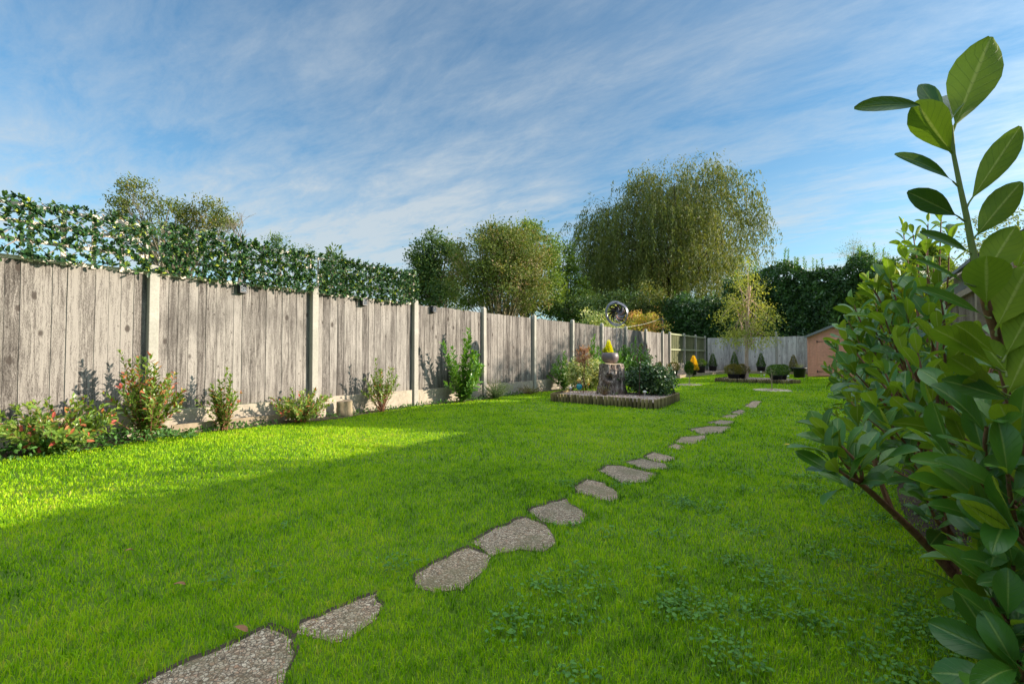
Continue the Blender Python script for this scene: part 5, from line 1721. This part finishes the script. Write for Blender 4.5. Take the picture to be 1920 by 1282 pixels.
def neighbour():
    x0, x1, y0, y1 = 1.6, 3.7, 9.5, 12.0
    t = thing('summerhouse', 'grey clad neighbour outbuilding with a dark gabled roof beyond the right fence', 'outbuilding', (x0, y0, 0))
    w = x1 - x0; EH, RH = 2.3, 2.95
    a = Acc()
    for i in range(16):
        z0 = i * .143; z1 = z0 + .141
        for (xa, xb, ya, yb) in ((0, w, -.01, .02), (-.01, .02, .022, y1 - y0), (w - .02, w + .01, .022, y1 - y0)):
            a.box(xa, xb, ya, yb, z0, z1)
    a.add([(0, 0, EH), (w, 0, EH), (w / 2, 0, RH)], [[0, 1, 2]])
    a.build('wall', M['grey_clad'], t)
    a = Acc()
    for s in (-1, 1):
        xe = w / 2 + s * (w / 2 + .2); ze = EH - .11
        V = [(xe, -.25, ze), (w / 2, -.25, RH), (w / 2, y1 - y0 + .2, RH), (xe, y1 - y0 + .2, ze)]
        V += [(x, y, z + .05) for x, y, z in V]
        a.add(V, [[0, 1, 2, 3], [4, 5, 6, 7], [0, 4, 5, 1], [3, 2, 6, 7], [0, 3, 7, 4]])
    a.build('roof', M['felt'], t)
    a = Acc()
    for s in (-1, 1):
        xe = w / 2 + s * (w / 2 + .2); ze = EH - .11
        V = [(xe, -.275, ze - .08), (w / 2, -.275, RH - .08), (w / 2, -.275, RH + .055), (xe, -.275, ze + .055)]
        V += [(x, y + .022, z) for x, y, z in V]
        a.add(V, [[0, 1, 2, 3], [4, 5, 6, 7], [0, 4, 5, 1], [3, 2, 6, 7], [0, 3, 7, 4]])
    a.build('fascia', M['dark_wood'], t)


neighbour()

# ------------------------------------------------------------------ foreground laurels
VW = np.array([0, 0, CAMH])
camR = np.array([math.cos(TH), math.sin(TH), 0]); camF = np.array([-math.sin(TH), math.cos(TH), 0]); camU = np.array([0, 0, 1.])


class Laurel:
    def __init__(self, label, base, seed):
        self.t = thing('cherry_laurel', label, 'laurel', base, group='cherry laurels planted along the right fence')
        self.base = np.array([base[0], base[1], base[2]], float); self.g = np.random.default_rng(seed)
        self.lv = dict(C=[], D=[], N=[], L=[], W=[], curl=[], fold=[], tint=[], twist=[]); self.st = Acc(); self.gs = Acc()

    def leaf(self, C, D, N, L, W, curl=.5, fold=.3, tint=.5, twist=0.):
        for k, v in zip(('C', 'D', 'N', 'L', 'W', 'curl', 'fold', 'tint', 'twist'), (np.asarray(C, float) - self.base, D, N, L, W, curl, fold, tint, twist)):
            self.lv[k].append(v)

    def px_leaf(self, b, tip, wpx, Z, under=True, dz=.0, curl=.35, fold=.25, tint=.5, roll=0., twist=0.):
        """hand-placed leaf of the near shoot: b, tip are where its two ends stand"""
        B = at_depth(*b, Z); T = at_depth(*tip, Z + dz); d = T - B; L = np.linalg.norm(d) * 1.04
        view = unit((B + T) / 2 - VW)
        n = view if under else -view
        n = unit(n + camU * .15 + np.cross(unit(d), n) * roll)
        n = unit(n - np.dot(n, unit(d)) * unit(d))
        sp = np.array([at_depth(x, y, Z) for x, y in upper + lower[1:7]]); sp = np.concatenate([sp[i] + (sp[i + 1] - sp[i]) * f for i in range(len(sp) - 1) for f in (np.linspace(0, 1, 6)[:, None],)])
        q = sp[np.argmin(np.linalg.norm(sp - (B - camU * .008), axis=1))]
        self.gs.tube(np.array([q, (q + B) / 2 - camU * .002, B + unit(d) * .006]) - self.base, [.0026, .0021, .0014], 6)
        self.leaf(B, d, n, L, wpx / FPX * Z * .97, curl, fold, tint, twist)

    def shoot(self, P0, P1, r0=.008, nl=8, Lf=.13, span=.16, mid=None, spread=1.0, tipw=True, wood=True):
        """a stem from P0 to P1 carrying a whorl of leaves near its end"""
        g = self.g; P0 = np.asarray(P0, float); P1 = np.asarray(P1, float)
        if mid is None: mid = (P0 + P1) / 2 + np.array([*(g.normal(0, .03, 2)), -.06 * np.linalg.norm(P1 - P0)])
        Pt = bez(P0, mid, P1, 10)
        self.st.tube(Pt - self.base, np.linspace(r0, .0035, 10), 7, cap=False)
        tn = unit(Pt[-1] - Pt[-3]); tn = unit(tn + (0, 0, .35))
        a0 = g.uniform(0, 6.28)
        ax = unit(np.cross(tn, [.31, .22, .9])); bx = np.cross(tn, ax)
        for j in range(nl):
            f = j / max(1, nl - 1); pos = P1 - tn * span * (1 - f)
            q = a0 + j * 2.4
            out = ax * math.cos(q) + bx * math.sin(q)
            hi = min(1, max(0, (P1[2] - .08) / .36))
            el = (.22 + .42 * hi) + (.85 - .13 * hi) * f ** 1.2
            D = unit(out * math.cos(el) * spread + tn * math.sin(el) + g.normal(0, .12, 3))
            Nn = unit(tn * math.cos(el) - out * math.sin(el) * .9 + g.normal(0, .12, 3))
            L = Lf * g.uniform(.62, 1.18) * (1 - .35 * max(0, f - .8) / .2)
            self.leaf(pos, D, Nn, L, L * g.uniform(.34, .48), g.uniform(-.15, 1.05), g.uniform(.10, .60), g.uniform(.15, .85), g.normal(0, .25))

    def build(self):
        v = {k: np.array(x) for k, x in self.lv.items()}
        a = Acc(); hero_leaves(a, v['C'], v['D'], v['N'], v['L'], v['W'], v['curl'], v['fold'], v['tint'], twist=v['twist'])
        a.build('leaves', M['laurel'], self.t, smooth=True)
        self.st.build('stem', M['twig'], self.t, smooth=True)
        if self.gs.n: self.gs.build('young_stem', M['green_stem'], self.t, smooth=True)
        print('laurel leaves', len(v['L']))


# nearest laurel with the tall hand-surveyed leading shoot
Zs = 1.02
L1 = Laurel('nearest laurel, its tall leading shoot rising against the sky at the right edge', (.42, 1.50, 0), 201)
upper = [(1784, 236), (1788, 290), (1800, 350), (1812, 405), (1822, 460), (1832, 505), (1842, 545)]
lower = [(1842, 545), (1852, 580), (1866, 620), (1877, 670), (1888, 715), (1898, 760), (1912, 830), (1935, 930), (1975, 1080)]
L1.gs.tube(np.array([at_depth(x, y, Zs) for x, y in upper]) - L1.base, np.linspace(.0030, .0078, len(upper)), 8)
lowp = [at_depth(x, y, Zs + .02 * i) for i, (x, y) in enumerate(lower)] + [np.array([.50, 1.60, .0])]
L1.st.tube(np.array(lowp) - L1.base, np.r_[np.linspace(.0078, .013, len(lower)), .018], 9)
PL = [
    ((1785, 250), (1847, 90), 88, True, .05, .15, .22, .7, .1), ((1737, 199), (1631, 184), 34, False, -.03, .5, .35, .25, .5),
    ((1789, 293), (1716, 200), 66, True, -.02, -.5, .25, .75, -.1), ((1778, 243), (1728, 152), 34, False, .03, .3, .4, .25, .2),
    ((1780, 238), (1786, 160), 52, False, .06, .3, .3, .2, 0), ((1790, 343), (1709, 275), 26, False, -.02, .7, .4, .45, .6),
    ((1815, 383), (1898, 260), 50, True, .02, .3, .22, .6, -.1), ((1800, 408), (1716, 362), 44, False, -.02, .3, .30, .2, .1),
    ((1824, 450), (1900, 354), 56, True, .03, .2, .25, .5, .1), ((1822, 476), (1750, 429), 24, False, -.04, .35, .35, .85, .8),
    ((1838, 530), (1896, 436), 62, True, .02, .2, .2, .6, 0), ((1849, 578), (1850, 482), 72, True, -.03, .15, .18, .75, 0),
    ((1866, 620), (1922, 508), 78, True, .0, .2, .2, .7, .1), ((1812, 533), (1733, 480), 14, False, -.02, .25, .3, .8, 1.2),
    ((1848, 594), (1753, 533), 26, False, -.05, .35, .35, .9, .8), ((1884, 670), (1938, 572), 64, True, .0, .3, .2, .5, 0),
    ((1872, 668), (1775, 588), 40, True, -.02, .5, .2, .9, 0), ((1870, 690), (1738, 590), 44, True, -.04, .4, .2, .95, -.2),
    ((1868, 725), (1770, 660), 40, True, -.03, .3, .25, .85, .1), ((1886, 745), (1930, 650), 60, True, .0, .3, .2, .6, 0),
    ((1880, 735), (1800, 700), 46, True, -.03, .3, .2, .8, .1), ((1900, 752), (1800, 712), 40, False, -.06, .3, .3, .4, .2),
    ((1890, 700), (1842, 640), 46, True, .04, .2, .2, .7, 0), ((1898, 750), (1918, 690), 40, True, .04, .2, .2, .9, 0),
]
for b, tp_, w, und, dz, curl, fold, ti, ro in PL:
    L1.px_leaf(b, tp_, w, Zs, und, dz, curl, fold, ti * (.2 if b[1] < 520 else .35), ro)
g = L1.g
main = np.array(lowp)
# side shoots of the nearest laurel: lower half, mostly below eye level
for px, py, Z, nl in [(1850, 800, 1.0, 8), (1780, 860, 1.15, 8), (1890, 890, .95, 8), (1835, 965, 1.1, 7), (1900, 1000, .95, 7), (1760, 790, 1.25, 8), (1885, 1100, 1.02, 7), (1870, 940, 1.05, 8), (1830, 900, 1.15, 8), (1900, 1060, 1.0, 8), (1860, 1120, 1.1, 8), (1880, 1230, 1.0, 7), (1910, 820, 1.0, 8), (1915, 1275, .95, 8), (1830, 830, 1.3, 8), (1910, 1180, 1.1, 8), (1820, 1040, 1.45, 8), (1850, 980, 1.4, 8), (1880, 1040, 1.35, 8), (1800, 900, 1.5, 8), (1860, 880, 1.45, 8), (1850, 1150, 1.2, 7), (1800, 840, 1.5, 8), (1900, 950, 1.3, 8),
                      (1890, 1160, .95, 7), (1895, 1215, 1.0, 7), (1910, 1240, .9, 7), (1800, 750, 1.2, 7), (1870, 640, 1.25, 7), (1900, 700, 1.2, 7), (1860, 1010, 1.2, 7), (1920, 1100, 1.05, 7), (1905, 600, 1.35, 7), (1900, 480, 1.5, 7)]:
    e = at_depth(px, py, Z)
    s = main[min(len(main) - 1, int(g.integers(6, 10)))] * 1.0; s = np.array([s[0], s[1], max(.05, e[2] - g.uniform(.15, .3))]) if e[2] > .3 else np.array([.48, 1.58, .05])
    L1.shoot(s, e, .006, nl, .15)
L1.build()

# second laurel with the bare branch reaching out over the lawn
b2_ = on_ground(1795, 1085); b2_ = np.array([b2_[0], b2_[1], 0])
L2 = Laurel('spreading laurel with a bare brown branch reaching out low over the lawn', b2_, 202)
end = at_depth(1612, 905, 1.62)
L2.st.tube(bez(b2_, (b2_ + end) / 2 + (0, 0, .03), end, 10) - L2.base, np.linspace(.017, .009, 10), 8)
L2.st.tube(np.array([b2_, at_depth(1780, 1040, 1.85), at_depth(1772, 960, 1.9), at_depth(1760, 880, 1.9), at_depth(1740, 780, 1.9)]) - L2.base, [.017, .015, .013, .011, .007], 8)
for px, py, Z, nl, L in [(1570, 830, 1.58, 10, .15), (1545, 815, 1.62, 8, .14), (1600, 880, 1.6, 7, .13), (1560, 870, 1.55, 7, .13), (1640, 840, 1.7, 8, .14), (1610, 800, 1.8, 8, .14)]:
    L2.shoot(end + (0, 0, 0) if px < 1610 else bez(b2_, (b2_ + end) / 2, end, 10)[6], at_depth(px, py, Z), .007, nl, L, span=.12)
for px, py, Z, nl in [(1735, 925, 1.75, 7), (1705, 860, 1.8, 8), (1750, 890, 1.8, 8), (1670, 800, 1.8, 8), (1720, 790, 1.85, 9), (1770, 820, 1.9, 8), (1640, 760, 1.9, 8), (1700, 740, 1.9, 9),
                      (1750, 720, 1.95, 9), (1660, 700, 2.0, 9), (1720, 660, 2.0, 9), (1780, 680, 2.0, 8), (1820, 760, 1.9, 8), (1830, 860, 1.8, 8), (1790, 930, 1.8, 7), (1850, 930, 1.7, 7), (1690, 650, 2.1, 9), (1760, 620, 2.1, 9),
                      (1820, 640, 2.1, 8), (1860, 720, 2.0, 8)]:
    e = at_depth(px, py, Z)
    s = np.array([b2_[0] + L2.g.normal(0, .05), b2_[1] + L2.g.normal(0, .05), max(.05, e[2] * .45)])
    L2.shoot(s, e, .008, nl, .145)
L2.build()


def laurel_block(label, base, tips, seed, Lf=.14, nl=(7, 10), fill=0, fr=.5, fh=1.2):
    L = Laurel(label, base, seed); g = L.g; b = np.array(base, float)
    for k in range(5):
        q = g.uniform(0, 6.28)
        L.st.tube(bez(b + (0.04 * math.cos(q), .04 * math.sin(q), 0), b + (.1 * math.cos(q), .1 * math.sin(q), fh * .4), b + (.25 * math.cos(q), .25 * math.sin(q), fh * .75), 8) - L.base, np.linspace(.016, .007, 8), 7)
    for px, py, Z in tips:
        e = at_depth(px, py, Z); s = np.array([b[0] + (e[0] - b[0]) * .35, b[1] + (e[1] - b[1]) * .35, e[2] * .55])
        L.shoot(s, e, .007, int(g.integers(*nl)), Lf, span=.2)
    for k in range(fill):
        q = g.uniform(0, 6.28); rr = fr * math.sqrt(g.random()); h = fh * g.uniform(.15, 1.0) * (1 - .25 * (rr / fr) ** 2)
        e = b + (math.cos(q) * rr, math.sin(q) * rr * 1.1, h); s = b + (math.cos(q) * rr * .3, math.sin(q) * rr * .3, h * .55)
        L.shoot(s, e, .006, int(g.integers(*nl)), Lf * g.uniform(.85, 1.05), span=.16)
    L.build()


def lb_(px, Z):
    p = tp(px, Z); return (p[0], p[1], 0)


laurel_block('laurel with pale upright leaf whorls, next behind the spreading one', (.42, 3.35, 0), [(1640, 545, 2.3), (1668, 520, 2.3), (1600, 570, 2.6), (1700, 560, 2.2), (1720, 520, 2.3), (1660, 600, 2.2), (1690, 620, 2.2), (1740, 580, 2.2), (1610, 640, 2.5), (1640, 660, 2.4), (1585, 640, 2.8), (1760, 540, 2.3), (1630, 600, 2.4)], 203, .145, fill=40, fr=.50, fh=1.15)
laurel_block('laurel with narrow dark leaf tips against the sky, behind the pale whorls', (.48, 4.45, 0), [(1693, 425, 3.7), (1712, 440, 3.5), (1740, 420, 3.3), (1765, 400, 3.2), (1780, 440, 3.1), (1660, 500, 3.6), (1700, 480, 3.4), (1735, 470, 3.2), (1630, 530, 3.7), (1750, 500, 3.1), (1690, 520, 3.3)], 204, .14, fill=46, fr=.50, fh=1.35)
laurel_block('lower laurel of the row reaching towards the shed', (.35, 5.5, 0), [(1572, 610, 4.0), (1590, 600, 4.3), (1565, 650, 4.0), (1560, 690, 4.1), (1580, 720, 4.0), (1605, 590, 4.5), (1640, 560, 4.6)], 205, .13, fill=56, fr=.62, fh=1.15)
laurel_block('small far laurel of the row beside the lawn edge', (.45, 6.8, 0), [(1570, 700, 5.2), (1562, 735, 5.2)], 206, .12, fill=46, fr=.62, fh=1.1)

# ------------------------------------------------------------------ fallen leaves
M['fallen_y'] = plain('yellow_dead_leaf', (.62, .42, .03), .6, noise=.2)
M['fallen_b'] = plain('brown_dead_leaf', (.30, .14, .06), .7, noise=.3)
for px, py, s, mt, lb, rz in [(1467, 832, .11, 'fallen_y', 'single yellow fallen leaf on the lawn right of the path', .2), (1278, 839, .05, 'fallen_b', 'small orange-brown fallen leaf at the edge of a stepping stone', 1.0),
                              (436, 1174, .05, 'fallen_b', 'pale brown fallen leaf in the grass near the nearest stepping stone', .6), (232, 1033, .05, 'fallen_b', 'brown fallen leaf in the shaded grass at the left', 2.0),
                              (322, 1095, .045, 'fallen_b', 'curled brown fallen leaf in the shaded grass, left of the path', 1.3)]:
    p = on_ground(px, py, .035)
    a = Acc(); hero_leaves(a, [(0, 0, 0)], [(math.cos(rz), math.sin(rz), .05)], [(0, 0, 1)], s, s * .45, .7, .35, .5, twist=.3)
    tag(a.build('fallen_leaf', M[mt], loc=tuple(p)), lb, 'fallen leaf', 'fallen leaves on the lawn')
